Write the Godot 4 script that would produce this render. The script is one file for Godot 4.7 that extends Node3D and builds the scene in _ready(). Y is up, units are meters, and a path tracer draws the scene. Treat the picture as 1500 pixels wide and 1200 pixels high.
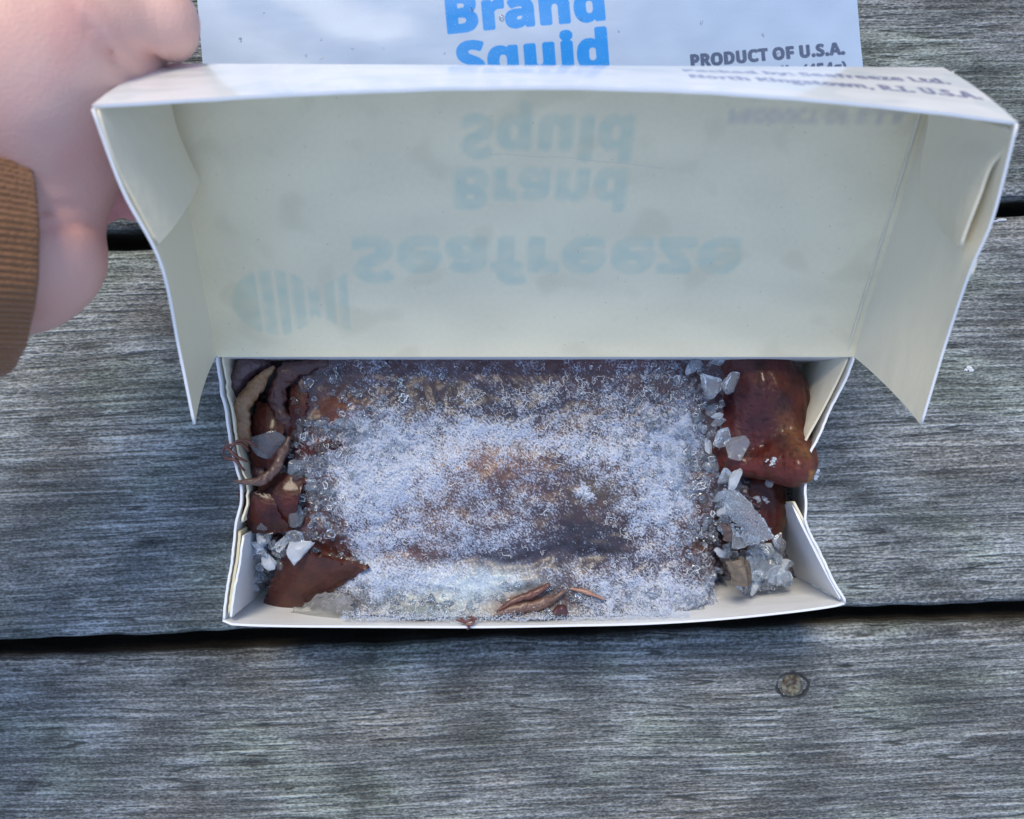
extends Node3D
# A frozen block of squid in an opened white carton on a weathered plank deck. Lengths in millimetres, scaled to metres on commit.
const U := 0.001
var org := Vector3.ZERO
var rng := RandomNumberGenerator.new()
var nz := FastNoiseLite.new()      # frequency 1, simplex
var lut := PackedByteArray()       # linear -> sRGB bytes

class MB:
	var v := PackedVector3Array()
	var uv := PackedVector2Array()
	var col := PackedColorArray()
	var idx := PackedInt32Array()
	func pt(p: Vector3, c := Color.WHITE, t := Vector2.ZERO) -> int:
		v.push_back(p); col.push_back(c); uv.push_back(t)
		return v.size() - 1
	func tri(a: int, b: int, c: int) -> void:   # counter-clockwise seen from outside
		idx.push_back(a); idx.push_back(c); idx.push_back(b)
	func quad(a: int, b: int, c: int, d: int) -> void:
		tri(a, b, c); tri(a, c, d)
	func flat() -> void:            # facets: every triangle gets corners of its own
		var v2 := PackedVector3Array(); var u2 := PackedVector2Array(); var c2 := PackedColorArray(); var i2 := PackedInt32Array()
		for i in idx:
			v2.push_back(v[i]); u2.push_back(uv[i]); c2.push_back(col[i]); i2.push_back(i2.size())
		v = v2; uv = u2; col = c2; idx = i2
	func arrays(o: Vector3, s: float) -> Array:
		var n := PackedVector3Array(); n.resize(v.size())
		for k in range(0, idx.size(), 3):
			var a := idx[k]; var b := idx[k + 1]; var c := idx[k + 2]
			var f := (v[c] - v[a]).cross(v[b] - v[a])
			n[a] += f; n[b] += f; n[c] += f
		var p := PackedVector3Array(); p.resize(v.size())
		for k in v.size():
			n[k] = n[k].normalized() if n[k].length_squared() > 1e-20 else Vector3.UP
			p[k] = (v[k] - o) * s
		var arr := []; arr.resize(Mesh.ARRAY_MAX)
		arr[Mesh.ARRAY_VERTEX] = p; arr[Mesh.ARRAY_NORMAL] = n; arr[Mesh.ARRAY_TEX_UV] = uv; arr[Mesh.ARRAY_COLOR] = col; arr[Mesh.ARRAY_INDEX] = idx
		return arr

func to_mesh(list: Array, o := Vector3.ZERO) -> ArrayMesh:
	var m := ArrayMesh.new()
	for b in list: m.add_surface_from_arrays(Mesh.PRIMITIVE_TRIANGLES, b.arrays(o, U))
	return m

func put(called: String, list: Array, mats: Array, parent: Node3D) -> MeshInstance3D:
	var mi := MeshInstance3D.new(); mi.name = fresh(called, parent)
	mi.mesh = to_mesh(list, org)
	for i in list.size(): mi.mesh.surface_set_material(i, mats[mini(i, mats.size() - 1)])
	parent.add_child(mi, true)
	return mi

func fresh(called: String, parent: Node) -> String:
	if not parent.has_node(called): return called
	var k := 1
	while parent.has_node("%s_%03d" % [called, k]): k += 1
	return "%s_%03d" % [called, k]

func thing(called: String, label: String, category: String, at: Vector3, group := "", kind := "") -> Node3D:
	var o := Node3D.new(); o.name = fresh(called, self); add_child(o, true)
	o.position = at * U; org = at
	tag(o, label, category, group, kind)
	return o

func tag(o: Node, label: String, category := "", group := "", kind := "") -> void:
	if label: o.set_meta("label", label)
	if category: o.set_meta("category", category)
	if group: o.set_meta("group", group)
	if kind: o.set_meta("kind", kind)

func mat(c: Color, rough := 0.6, o := {}) -> StandardMaterial3D:      # c is linear
	var m := StandardMaterial3D.new()
	m.albedo_color = c.linear_to_srgb(); m.albedo_color.a = c.a
	m.roughness = rough
	for k in o: m.set(k, o[k])
	return m

func ice_mat(alpha: float, rough: float, c := Color(0.93, 0.96, 1.0)) -> StandardMaterial3D:
	c.a = alpha
	return mat(c, rough, {"refraction_enabled": true, "refraction_scale": 0.031, "transparency": BaseMaterial3D.TRANSPARENCY_ALPHA})

func vmat(rough: float, o := {}) -> StandardMaterial3D:
	o["vertex_color_use_as_albedo"] = true
	return mat(Color.WHITE, rough, o)

func n2(x: float, y: float) -> float: return nz.get_noise_2d(x, y)
func n3(p: Vector3, f := 1.0) -> float: return nz.get_noise_3d(p.x * f, p.y * f, p.z * f)
func ss(a: float, b: float, x: float) -> float: return smoothstep(a, b, x)
func mixv(a: Color, b: Color, t: float) -> Color: return a.lerp(b, clampf(t, 0, 1))

func noise_tex(freq: float, octaves := 3, size := 512, kind := FastNoiseLite.TYPE_SIMPLEX, sd := 3) -> ImageTexture:
	var n := FastNoiseLite.new(); n.noise_type = kind; n.frequency = freq; n.fractal_octaves = octaves; n.seed = sd
	if octaves == 1: n.fractal_type = FastNoiseLite.FRACTAL_NONE
	return ImageTexture.create_from_image(n.get_seamless_image(size, size))

# ---------------------------------------------------------------- shapes
func sheet(rows: Array, t: float, c := Color.WHITE) -> Array:
	# rows of points; the front looks along du x dv turned so that a counter-clockwise (j, i) grid faces it. Returns [front, back and edges].
	var ni := rows.size(); var nj: int = rows[0].size()
	var f := MB.new(); var b := MB.new()
	var nrm := []
	for i in ni:
		for j in nj:
			var du: Vector3 = rows[i][mini(j + 1, nj - 1)] - rows[i][maxi(j - 1, 0)]
			var dv: Vector3 = rows[mini(i + 1, ni - 1)][j] - rows[maxi(i - 1, 0)][j]
			var n := dv.cross(du).normalized()
			nrm.append(n)
			var q := Vector2(j / float(nj - 1), i / float(ni - 1))
			f.pt(rows[i][j] + n * t * 0.5, c, q)
			b.pt(rows[i][j] - n * t * 0.5, c, q)
	for i in ni - 1:
		for j in nj - 1:
			var a := i * nj + j
			f.quad(a, a + nj, a + nj + 1, a + 1)
			b.quad(a, a + 1, a + nj + 1, a + nj)
	var ring := []
	for j in nj: ring.append(j)
	for i in range(1, ni): ring.append(i * nj + nj - 1)
	for j in range(nj - 2, -1, -1): ring.append((ni - 1) * nj + j)
	for i in range(ni - 2, 0, -1): ring.append(i * nj)
	var e0 := b.v.size()
	for k in ring:
		b.pt(f.v[k], c, f.uv[k]); b.pt(b.v[k], c, f.uv[k])
	for k in ring.size():
		var a := e0 + k * 2; var d := e0 + ((k + 1) % ring.size()) * 2
		b.quad(a, d, d + 1, a + 1)
	return [f, b]

func poly(points: Array, n: int) -> Array:     # a smooth line through the points, n + 1 samples
	var c := Curve3D.new(); c.bake_interval = 0.5
	for i in points.size():
		var t: Vector3 = (points[mini(i + 1, points.size() - 1)] - points[maxi(i - 1, 0)]) / 6.0
		c.add_point(points[i], -t, t)
	var out := []
	var l := c.get_baked_length()
	for i in n + 1: out.append(c.sample_baked(l * i / n, true))
	return out

func between(a: Array, b: Array, n: int, bulge := Vector3.ZERO) -> Array:   # rows from line a to line b
	var rows := []
	for i in n + 1:
		var r := []
		for j in a.size():
			var t := i / float(n)
			r.append(a[j].lerp(b[j], t) + bulge * (4.0 * t * (1.0 - t)))
		rows.append(r)
	return rows

func patch(c00: Vector3, c10: Vector3, c11: Vector3, c01: Vector3, bulge: Vector3, n: int, rag: float, sd: float) -> Array:
	var rows := []
	for i in n + 1:
		var r := []
		for j in n + 1:
			var u := j / float(n); var w := i / float(n)
			var p := c00.lerp(c10, u).lerp(c01.lerp(c11, u), w) + bulge * (sin(PI * u) * 0.75 + sin(PI * w) * 0.25)
			var away := maxf(absf(u - 0.5), absf(w - 0.5)) * 2.0
			var k := rag * pow(away, 4.0)
			p += Vector3(n2(i * 1.7 + sd, j * 1.7), 0.3 * n2(j * 0.9, i * 0.9 + sd), n2(j * 1.3 + 9.0, i * 1.3 + sd)) * k
			r.append(p)
		rows.append(r)
	return rows

func tube(path: Array, radii: Array, sides: int, c0: Color, c1: Color, lump := 0.0, squash := 1.0) -> MB:
	var m := MB.new(); var n := path.size()
	var up := Vector3(0.13, 1, 0.07).normalized()
	for i in n:
		var d: Vector3 = (path[mini(i + 1, n - 1)] - path[maxi(i - 1, 0)]).normalized()
		var s := d.cross(up).normalized(); var w := s.cross(d).normalized()
		var q := i / float(n - 1) * (radii.size() - 1); var q0 := int(q)
		var r: float = lerpf(radii[q0], radii[mini(q0 + 1, radii.size() - 1)], q - q0)
		for k in sides:
			var a := TAU * k / sides
			var off := s * cos(a) + w * (sin(a) * squash)
			var p: Vector3 = path[i] + off * r * (1.0 + lump * (0.7 * n3(path[i] + off * r, 0.16) + 0.3 * n3(path[i] + off * r, 0.4)))
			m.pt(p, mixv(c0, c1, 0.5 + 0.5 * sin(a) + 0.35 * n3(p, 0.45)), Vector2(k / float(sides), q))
	for i in n - 1:
		for k in sides:
			var a := i * sides + k; var b := i * sides + (k + 1) % sides
			m.quad(a, a + sides, b + sides, b)
	for e in [0, n - 1]:
		var c := m.pt(path[e], c0)
		for k in sides:
			var a: int = e * sides + k; var b: int = e * sides + (k + 1) % sides
			if e == 0: m.tri(c, a, b)
			else: m.tri(c, b, a)
	return m

func ico(sub: int) -> MB:
	var m := MB.new(); var t := (1.0 + sqrt(5.0)) / 2.0
	for p in [Vector3(-1, t, 0), Vector3(1, t, 0), Vector3(-1, -t, 0), Vector3(1, -t, 0), Vector3(0, -1, t), Vector3(0, 1, t), Vector3(0, -1, -t), Vector3(0, 1, -t), Vector3(t, 0, -1), Vector3(t, 0, 1), Vector3(-t, 0, -1), Vector3(-t, 0, 1)]:
		m.pt(p.normalized())
	var faces := [[0, 11, 5], [0, 5, 1], [0, 1, 7], [0, 7, 10], [0, 10, 11], [1, 5, 9], [5, 11, 4], [11, 10, 2], [10, 7, 6], [7, 1, 8], [3, 9, 4], [3, 4, 2], [3, 2, 6], [3, 6, 8], [3, 8, 9], [4, 9, 5], [2, 4, 11], [6, 2, 10], [8, 6, 7], [9, 8, 1]]
	for s in sub:
		var mid := {}; var out := []
		for f in faces:
			var e := []
			for k in 3:
				var a: int = f[k]; var b: int = f[(k + 1) % 3]
				var key := Vector2i(mini(a, b), maxi(a, b))
				if not mid.has(key): mid[key] = m.pt(((m.v[a] + m.v[b]) * 0.5).normalized())
				e.append(mid[key])
			out.append_array([[f[0], e[0], e[2]], [f[1], e[1], e[0]], [f[2], e[2], e[1]], e])
		faces = out
	for f in faces: m.tri(f[0], f[1], f[2])
	return m

var cells := FastNoiseLite.new()
func lump(at: Vector3, size: Vector3, sd: float, sub := 2, rough := 0.45, f := 1.5, facets := false, turn := 0.0) -> MB:
	var m := ico(sub)
	for i in m.v.size():
		var p := m.v[i]; var q := p + Vector3(sd, sd * 1.7, -sd)
		var r := 1.0 + rough * n3(q, f * 0.55) + rough * 0.4 * n3(q, f * 1.4)
		if facets: r += 0.30 * cells.get_noise_3dv(q) + 0.12 * cells.get_noise_3dv(q * 2.3)
		m.v[i] = at + (p * r * size).rotated(Vector3.UP, turn)
	if facets: m.flat()
	return m

func splinter(at: Vector3, size: Vector3, sd: int, turn: float) -> MB:      # a broken piece of ice: flat cut faces
	var r := RandomNumberGenerator.new(); r.seed = sd * 977 + 13
	var m := ico(2)
	for k in 11:
		var n := Vector3(r.randfn(), r.randfn() * 0.8, r.randfn()).normalized(); var d := r.randf_range(0.35, 0.8)
		for i in m.v.size():
			var over := m.v[i].dot(n) - d
			if over > 0.0: m.v[i] -= n * over
	for i in m.v.size(): m.v[i] = at + ((m.v[i] + Vector3.ONE * 0.05 * n3(m.v[i] + Vector3.ONE * sd, 1.6)) * size * 1.45).rotated(Vector3(0.2, 1, 0.1).normalized(), turn)
	m.flat()
	return m

# Surface nets over tapered capsules [a, b, ra, rb] joined by a smooth minimum.
func nets(caps: Array, cell: float, k: float, relief: Callable, tint: Callable) -> MB:
	var lo := Vector3.INF; var hi := -Vector3.INF
	for c in caps:
		var r: float = maxf(c[2], c[3]) + k + cell * 2.0
		lo = lo.min(c[0].min(c[1]) - Vector3.ONE * r); hi = hi.max(c[0].max(c[1]) + Vector3.ONE * r)
	var nx := int((hi.x - lo.x) / cell) + 2; var ny := int((hi.y - lo.y) / cell) + 2; var nzz := int((hi.z - lo.z) / cell) + 2
	var f := PackedFloat32Array(); f.resize(nx * ny * nzz); f.fill(1e3)
	for c in caps:
		var a: Vector3 = c[0]; var ab: Vector3 = c[1] - a; var ra: float = c[2]; var rb: float = c[3]
		var l2 := maxf(ab.length_squared(), 1e-6)
		var kk: float = c[4] if c.size() > 4 else k
		var r := maxf(ra, rb) + k + cell * 1.5
		var i0 := Vector3i((c[0].min(c[1]) - Vector3.ONE * r - lo) / cell).clamp(Vector3i.ZERO, Vector3i(nx - 1, ny - 1, nzz - 1))
		var i1 := Vector3i((c[0].max(c[1]) + Vector3.ONE * r - lo) / cell).clamp(Vector3i.ZERO, Vector3i(nx - 1, ny - 1, nzz - 1))
		for x in range(i0.x, i1.x + 1):
			for y in range(i0.y, i1.y + 1):
				for z in range(i0.z, i1.z + 1):
					var p := lo + Vector3(x, y, z) * cell
					var t := clampf((p - a).dot(ab) / l2, 0.0, 1.0)
					var d := p.distance_to(a + ab * t) - lerpf(ra, rb, t)
					var at := (x * ny + y) * nzz + z
					var g := f[at]
					var h := maxf(kk - absf(d - g), 0.0) / kk
					f[at] = minf(d, g) - h * h * kk * 0.25
	if relief.is_valid():
		for x in nx:
			for y in ny:
				for z in nzz:
					var at := (x * ny + y) * nzz + z
					if absf(f[at]) < cell * 3.0: f[at] += relief.call(lo + Vector3(x, y, z) * cell)
	var m := MB.new(); var cellv := {}
	var sx := ny * nzz; var sy := nzz
	var corner := [0, sx, sy, sx + sy, 1, sx + 1, sy + 1, sx + sy + 1]
	var edges := [[0, 1], [2, 3], [4, 5], [6, 7], [0, 2], [1, 3], [4, 6], [5, 7], [0, 4], [1, 5], [2, 6], [3, 7]]
	for x in nx - 1:
		for y in ny - 1:
			for z in nzz - 1:
				var at := x * sx + y * sy + z
				var inside := 0
				for c in corner:
					if f[at + c] < 0.0: inside += 1
				if inside == 0 or inside == 8: continue
				var s := Vector3.ZERO; var cnt := 0
				for e in edges:
					var va := f[at + corner[e[0]]]; var vb := f[at + corner[e[1]]]
					if (va < 0.0) != (vb < 0.0):
						var t := va / (va - vb)
						var pa := Vector3(e[0] & 1, (e[0] >> 1) & 1, e[0] >> 2); var pb := Vector3(e[1] & 1, (e[1] >> 1) & 1, e[1] >> 2)
						s += pa.lerp(pb, t); cnt += 1
				var p := lo + (Vector3(x, y, z) + s / cnt) * cell
				cellv[at] = m.pt(p, tint.call(p) if tint.is_valid() else Color.WHITE, Vector2(p.x, p.z) * 0.02)
	for at in cellv:
		for ax in [[sx, sy, 1], [sy, 1, sx], [1, sx, sy]]:
			var a: bool = f[at] < 0.0; var b: bool = f[at + ax[0]] < 0.0
			if a == b: continue
			var q1 = cellv.get(at - ax[1]); var q2 = cellv.get(at - ax[1] - ax[2]); var q3 = cellv.get(at - ax[2])
			if q1 == null or q2 == null or q3 == null: continue
			if a: m.quad(cellv[at], q1, q2, q3)
			else: m.quad(cellv[at], q3, q2, q1)
	return m

# ---------------------------------------------------------------- print on card
func ink(im: Image, text: String, x: float, base: float, width: float, cap: float, ppm: float, bold: float, slant := 0.0, bow := 0.0) -> void:
	# draws coverage into an L8 image: x, base line, width and cap height in mm from the top left corner
	var f := SystemFont.new(); f.font_names = PackedStringArray(["Droid Sans"]); f.font_weight = 700
	var t := TextMesh.new(); t.font = f; t.text = text; t.font_size = 96; t.pixel_size = 1.0; t.depth = 0.0; t.curve_step = 2.0
	var a := t.get_mesh_arrays()
	var v: PackedVector3Array = a[Mesh.ARRAY_VERTEX]; var id: PackedInt32Array = a[Mesh.ARRAY_INDEX]
	var lo := Vector2(1e9, 1e9); var hi := -lo
	for p in v:
		lo = lo.min(Vector2(p.x, p.y)); hi = hi.max(Vector2(p.x, p.y))
	var probe := TextMesh.new(); probe.font = f; probe.text = "H"; probe.font_size = 96; probe.pixel_size = 1.0; probe.depth = 0.0
	var hb := probe.get_aabb(); var both := TextMesh.new(); both.font = f; both.text = "H" + text; both.font_size = 96; both.pixel_size = 1.0; both.depth = 0.0
	var base_y := 1e9     # the base line is the foot of the H in the combined line
	var ba := both.get_mesh_arrays(); var bv: PackedVector3Array = ba[Mesh.ARRAY_VERTEX]
	var left := 1e9; var low := 1e9
	for p in bv: left = minf(left, p.x); low = minf(low, p.y)
	for p in bv:
		if p.x < left + 6.0: base_y = minf(base_y, p.y)
	base_y += lo.y - low if low < base_y - 0.01 or lo.y != low else 0.0
	var sx := (width - bold * 2.0) * ppm / (hi.x - lo.x); var sy := (cap - bold * 2.0) * ppm / hb.size.y
	var x0 := (x + bold) * ppm; var y0 := (base - bold) * ppm
	var offs := [Vector2.ZERO]
	var br := bold * ppm
	if br > 0.4:
		for k in 12: offs.append(Vector2.from_angle(TAU * k / 12.0) * br)
		for k in 6: offs.append(Vector2.from_angle(TAU * k / 6.0) * br * 0.5)
	for k in range(0, id.size(), 3):
		var q := []
		for j in 3:
			var p := v[id[k + j]]
			var px := (p.x - lo.x) * sx + (p.y - base_y) * sy * slant
			q.append(Vector2(x0 + px, y0 - (p.y - base_y) * sy + bow * px))
		if absf((q[1] - q[0]).cross(q[2] - q[0])) < 0.01: continue
		for o in offs:
			var ya: float = minf(q[0].y, minf(q[1].y, q[2].y)) + o.y; var yb: float = maxf(q[0].y, maxf(q[1].y, q[2].y)) + o.y
			for y in range(maxi(0, ceili(ya - 0.5)), mini(im.get_height() - 1, floori(yb - 0.5)) + 1):
				var yy: float = y + 0.5 - o.y
				var xa := 1e9; var xb := -1e9
				for e in 3:
					var A: Vector2 = q[e]; var B: Vector2 = q[(e + 1) % 3]
					if (A.y - yy) * (B.y - yy) <= 0.0 and A.y != B.y:
						var xx := A.x + (B.x - A.x) * (yy - A.y) / (B.y - A.y)
						xa = minf(xa, xx); xb = maxf(xb, xx)
				if xb > xa - 0.5:
					var i0 := maxi(0, roundi(xa + o.x)); var w := mini(im.get_width(), roundi(xb + o.x)) - i0
					if w > 0: im.fill_rect(Rect2i(i0, y, w, 1), Color.WHITE)

func soften(im: Image, k: int) -> void:
	var w := im.get_width(); var h := im.get_height()
	im.resize(maxi(1, w / k), maxi(1, h / k), Image.INTERPOLATE_LANCZOS)
	im.resize(w, h, Image.INTERPOLATE_CUBIC)

# ---------------------------------------------------------------- frost density over the squid (x, z, half widths, amount)
var frost_spots := [
	[-40.8, 22.1, 16.6, 13.2, 1.0], [-24.3, 11.0, 24.3, 8.8, 0.75], [-41.9, 4.4, 8.8, 5.5, 0.6], [11.0, 9.9, 28.7, 5.5, 0.6], [-11.0, 41.9, 24.3, 9.9, 0.5], [-48.6, 35.3, 7.7, 13.2, 0.6],
	[46.4, 33.1, 13.2, 13.2, 0.8], [37.5, 11.0, 15.5, 11.0, 0.6], [55.2, 22.1, 13.2, 15.5, 0.6], [-28.7, 54.1, 19.9, 4.9, 0.6], [-55.2, 58.5, 9.9, 6.6, 0.9], [-46.4, 50.8, 11.0, 5.5, 0.7],
	[55.2, 61.8, 24.3, 6.2, 0.85], [37.5, 57.4, 15.5, 7.7, 0.6], [68.4, 59.6, 11.0, 5.5, 0.7], [23.2, 26.1, 1.8, 2.0, 1.3], [-2.2, 8.2, 4.9, 2.2, 0.6], [55.2, 8.8, 5.5, 8.8, 0.6],
	[-11.0, 67.3, 57.4, 1.8, 0.6], [0.0, 30.9, 26.5, 8.8, 0.2], [-72.9, 12.1, 8.8, 6.6, 0.3], [22.1, 50.8, 11.0, 6.6, 0.25],
	[25.4, 40.8, 17.7, 10.6, -0.7], [-6.6, 15.9, 13.2, 5.5, -0.25], [-24.3, 30.9, 8.8, 13.2, -0.12], [28.7, 26.5, 11.0, 6.6, -0.15], [-11.0, -9.9, 72.9, 6.6, -0.12], [-33.1, -1.1, 15.5, 6.6, -0.2], [-30.9, 46.8, 13.2, 3.1, -0.35],
	[-70.6, 35.3, 11.0, 17.7, -0.5], [-77.3, -4.4, 8.8, 15.5, -0.6], [-61.8, -8.8, 6.6, 8.8, -0.1], [-56.3, -0.4, 7.1, 3.3, -1.2], [79.5, 8.8, 12.1, 28.7, -1.5], [77.3, 30.9, 8.8, 13.2, -1.0], [-70.6, 59.6, 13.2, 11.0, -1.2], [-59.6, 47.5, 8.8, 6.6, -0.5], [5.5, 61.8, 12.1, 3.5, -0.6], [2.2, 49.7, 19.9, 2.6, -0.35], [56.3, 44.2, 8.8, 4.0, -0.3]]
func frost(x: float, z: float) -> float:
	var wx := 3.6 * n2(x * 0.075 + 3.0, z * 0.075) + 1.6 * n2(x * 0.22, z * 0.22 + 30.0); var wz := 2.6 * n2(x * 0.08 + 77.0, z * 0.08) + 1.2 * n2(x * 0.25 + 9.0, z * 0.25)
	x += wx; z += wz
	var s := 0.26
	for g in frost_spots:
		var a: float = (x - g[0]) / g[2]; var b: float = (z - g[1]) / g[3]
		var e := a * a + b * b
		if e < 9.0: s += g[4] * exp(-e * 0.7)
	return s * 0.72 - 0.12

var tone_spots := [   # patches of skin seen through the frost: r, g, b, amount
	[-6.6, 16.6, 16.6, 6.2, 0.34, 0.17, 0.11, 0.9], [-56.3, -0.4, 7.9, 3.8, 0.30, 0.085, 0.035, 1.6], [-24.3, 32.0, 9.9, 13.2, 0.28, 0.15, 0.11, 0.7], [-33.1, 46.8, 15.5, 3.5, 0.24, 0.09, 0.05, 0.9],
	[19.9, -14.4, 57.4, 2.6, 0.20, 0.065, 0.055, 1.0], [-11.0, -13.2, 24.3, 2.6, 0.16, 0.08, 0.08, 0.8], [28.7, 25.4, 11.0, 6.2, 0.16, 0.11, 0.08, 0.9], [24.3, 43.1, 16.6, 8.8, 0.03, 0.026, 0.035, 1.0],
	[55.2, 44.6, 12.1, 3.5, 0.2, 0.085, 0.045, 1.0], [-11.0, -2.2, 48.6, 6.6, 0.05, 0.045, 0.065, 0.7], [-70.6, 37.5, 13.2, 13.2, 0.14, 0.035, 0.03, 0.9], [-59.6, 50.8, 13.2, 11.0, 0.17, 0.05, 0.035, 1.0],
	[72.9, -8.8, 15.5, 8.8, 0.1, 0.03, 0.03, 1.0], [-81.7, -8.8, 8.8, 13.2, 0.09, 0.055, 0.055, 0.9], [-62.9, 11.0, 11.0, 3.5, 0.19, 0.04, 0.03, 1.0], [-59.6, 26.5, 4.4, 13.2, 0.15, 0.06, 0.05, 0.7], [-39.7, 59.6, 13.2, 6.6, 0.30, 0.36, 0.38, 0.8], [-11.0, 57.8, 17.7, 6.6, 0.78, 0.95, 1.05, 1.3], [-24.3, 65.1, 13.2, 3.5, 0.42, 0.52, 0.54, 0.8],
	[4.4, 62.3, 11.0, 3.1, 0.32, 0.15, 0.09, 1.2], [14.4, 66.2, 8.8, 2.6, 0.7, 0.7, 0.6, 0.9], [15.5, 65.1, 2.2, 3.1, 0.13, 0.03, 0.04, 1.0], [40.8, 50.8, 17.7, 6.6, 0.11, 0.08, 0.11, 0.6], [0.0, 44.2, 26.5, 6.6, 0.09, 0.08, 0.13, 0.6]]
func skin(x: float, z: float) -> Color:
	var n := n2(x * 0.09, z * 0.12); var m := n2(x * 0.9 + 30.0, z * 0.9)
	var c := Color(0.040, 0.028, 0.040).lerp(Color(0.075, 0.033, 0.032), 0.5 + 0.5 * n)
	for g in tone_spots:
		var a: float = (x - g[0]) / g[2]; var b: float = (z - g[1]) / g[3]
		var e := a * a + b * b + 0.5 * n2(x * 0.25 + 7.0, z * 0.25)
		if e < 8.0: c = mixv(c, Color(g[4], g[5], g[6]) * 0.55, g[7] * exp(-maxf(e, 0.0)))
	c = c * (1.0 + 0.25 * m)
	if n2(x * 2.3 + 50.0, z * 2.3) > 0.62: c = c * 0.55      # dark specks in the skin
	return c

var thread_spots := [[6.6, -6.2, 48.6, 6.2, 1.1], [-59.6, -8.8, 11.0, 6.6, 0.7], [50.8, 8.8, 9.9, 15.5, 0.4], [46.4, 55.2, 24.3, 7.7, 0.5], [-41.9, 57.4, 24.3, 6.6, 0.5], [-13.2, 62.9, 33.1, 3.5, 0.5], [-55.2, 11.0, 13.2, 8.8, 0.4], [33.1, 39.7, 15.5, 8.8, 0.35]]
var rim_poly := [Vector2(-92.7, -37.5), Vector2(97.1, -37.5), Vector2(91.8, -8.8), Vector2(88.8, 8.8), Vector2(87.9, 35.3), Vector2(74.6, 44.2), Vector2(72.4, 57.4), Vector2(75.5, 72.9), Vector2(-11.0, 79.5), Vector2(-61.8, 75.1), Vector2(-70.6, 64.5), Vector2(-77.7, 55.2), Vector2(-83.5, 37.5), Vector2(-87.0, 26.5), Vector2(-88.3, 19.9), Vector2(-90.5, 0.0)]
func inward(x: float, z: float) -> float:      # distance to the outline, positive inside
	var p := Vector2(x, z); var d := 1e9; var inside := false
	var n := rim_poly.size()
	for i in n:
		var a: Vector2 = rim_poly[i]; var b: Vector2 = rim_poly[(i + 1) % n]
		var ab := b - a
		d = minf(d, (p - a - ab * clampf((p - a).dot(ab) / ab.length_squared(), 0, 1)).length_squared())
		if (a.y > z) != (b.y > z) and x < (b.x - a.x) * (z - a.y) / (b.y - a.y) + a.x: inside = not inside
	return (sqrt(d) if inside else -sqrt(d)) + 3.6 * n2(x * 0.09 + 5.0, z * 0.09) + 1.6 * n2(x * 0.4, z * 0.4)

var hill_spots := [[-11.0, 22.1, 72.9, 26.5, 3.5], [75.1, 8.8, 13.2, 26.5, -7.0], [-80.6, -2.2, 9.9, 19.9, -11.0], [-70.6, -8.8, 6.2, 13.2, 3.0], [-77.3, 30.9, 13.2, 8.8, -4.0], [-68.4, 55.2, 15.5, 13.2, -6.0], [-2.2, 48.1, 66.2, 3.8, -2.4], [-59.6, -2.2, 5.7, 13.2, -2.0], [-50.8, 22.1, 5.3, 19.9, 1.5], [33.1, 22.1, 13.2, 13.2, 1.6], [-24.3, 19.9, 13.2, 11.0, 1.8], [61.8, 22.1, 4.4, 24.3, -3.0], [2.2, 59.6, 44.2, 6.6, 1.0], [71.8, 41.9, 6.6, 13.2, -6.0], [-56.3, -0.4, 7.5, 4.0, 1.2], [-6.6, 71.1, 72.9, 5.7, 6.5]]
func top_y(x: float, z: float) -> float:
	var h := 31.0
	var x1 := x; var z1 := z
	x += 3.0 * n2(x * 0.04 + 1.0, z * 0.04); z += 3.4 * n2(x * 0.05 + 44.0, z * 0.03)
	for g in hill_spots:
		var a: float = (x - g[0]) / g[2]; var b: float = (z - g[1]) / g[3]
		h += g[4] * exp(-(a * a + b * b))
	h += 1.1 * n2(x * 0.045, z * 0.06) + 0.45 * n2(x * 0.16, z * 0.2)
	x = x1; z = z1
	var d := inward(x, z)
	var t := clampf(d / (11.0 + 7.0 * ss(40.0, 60.0, x)), 0.0, 1.0)
	return 2.0 + (h - 2.0) * sqrt(1.0 - (1.0 - t) * (1.0 - t)) if d > 0.0 else 2.0

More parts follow.
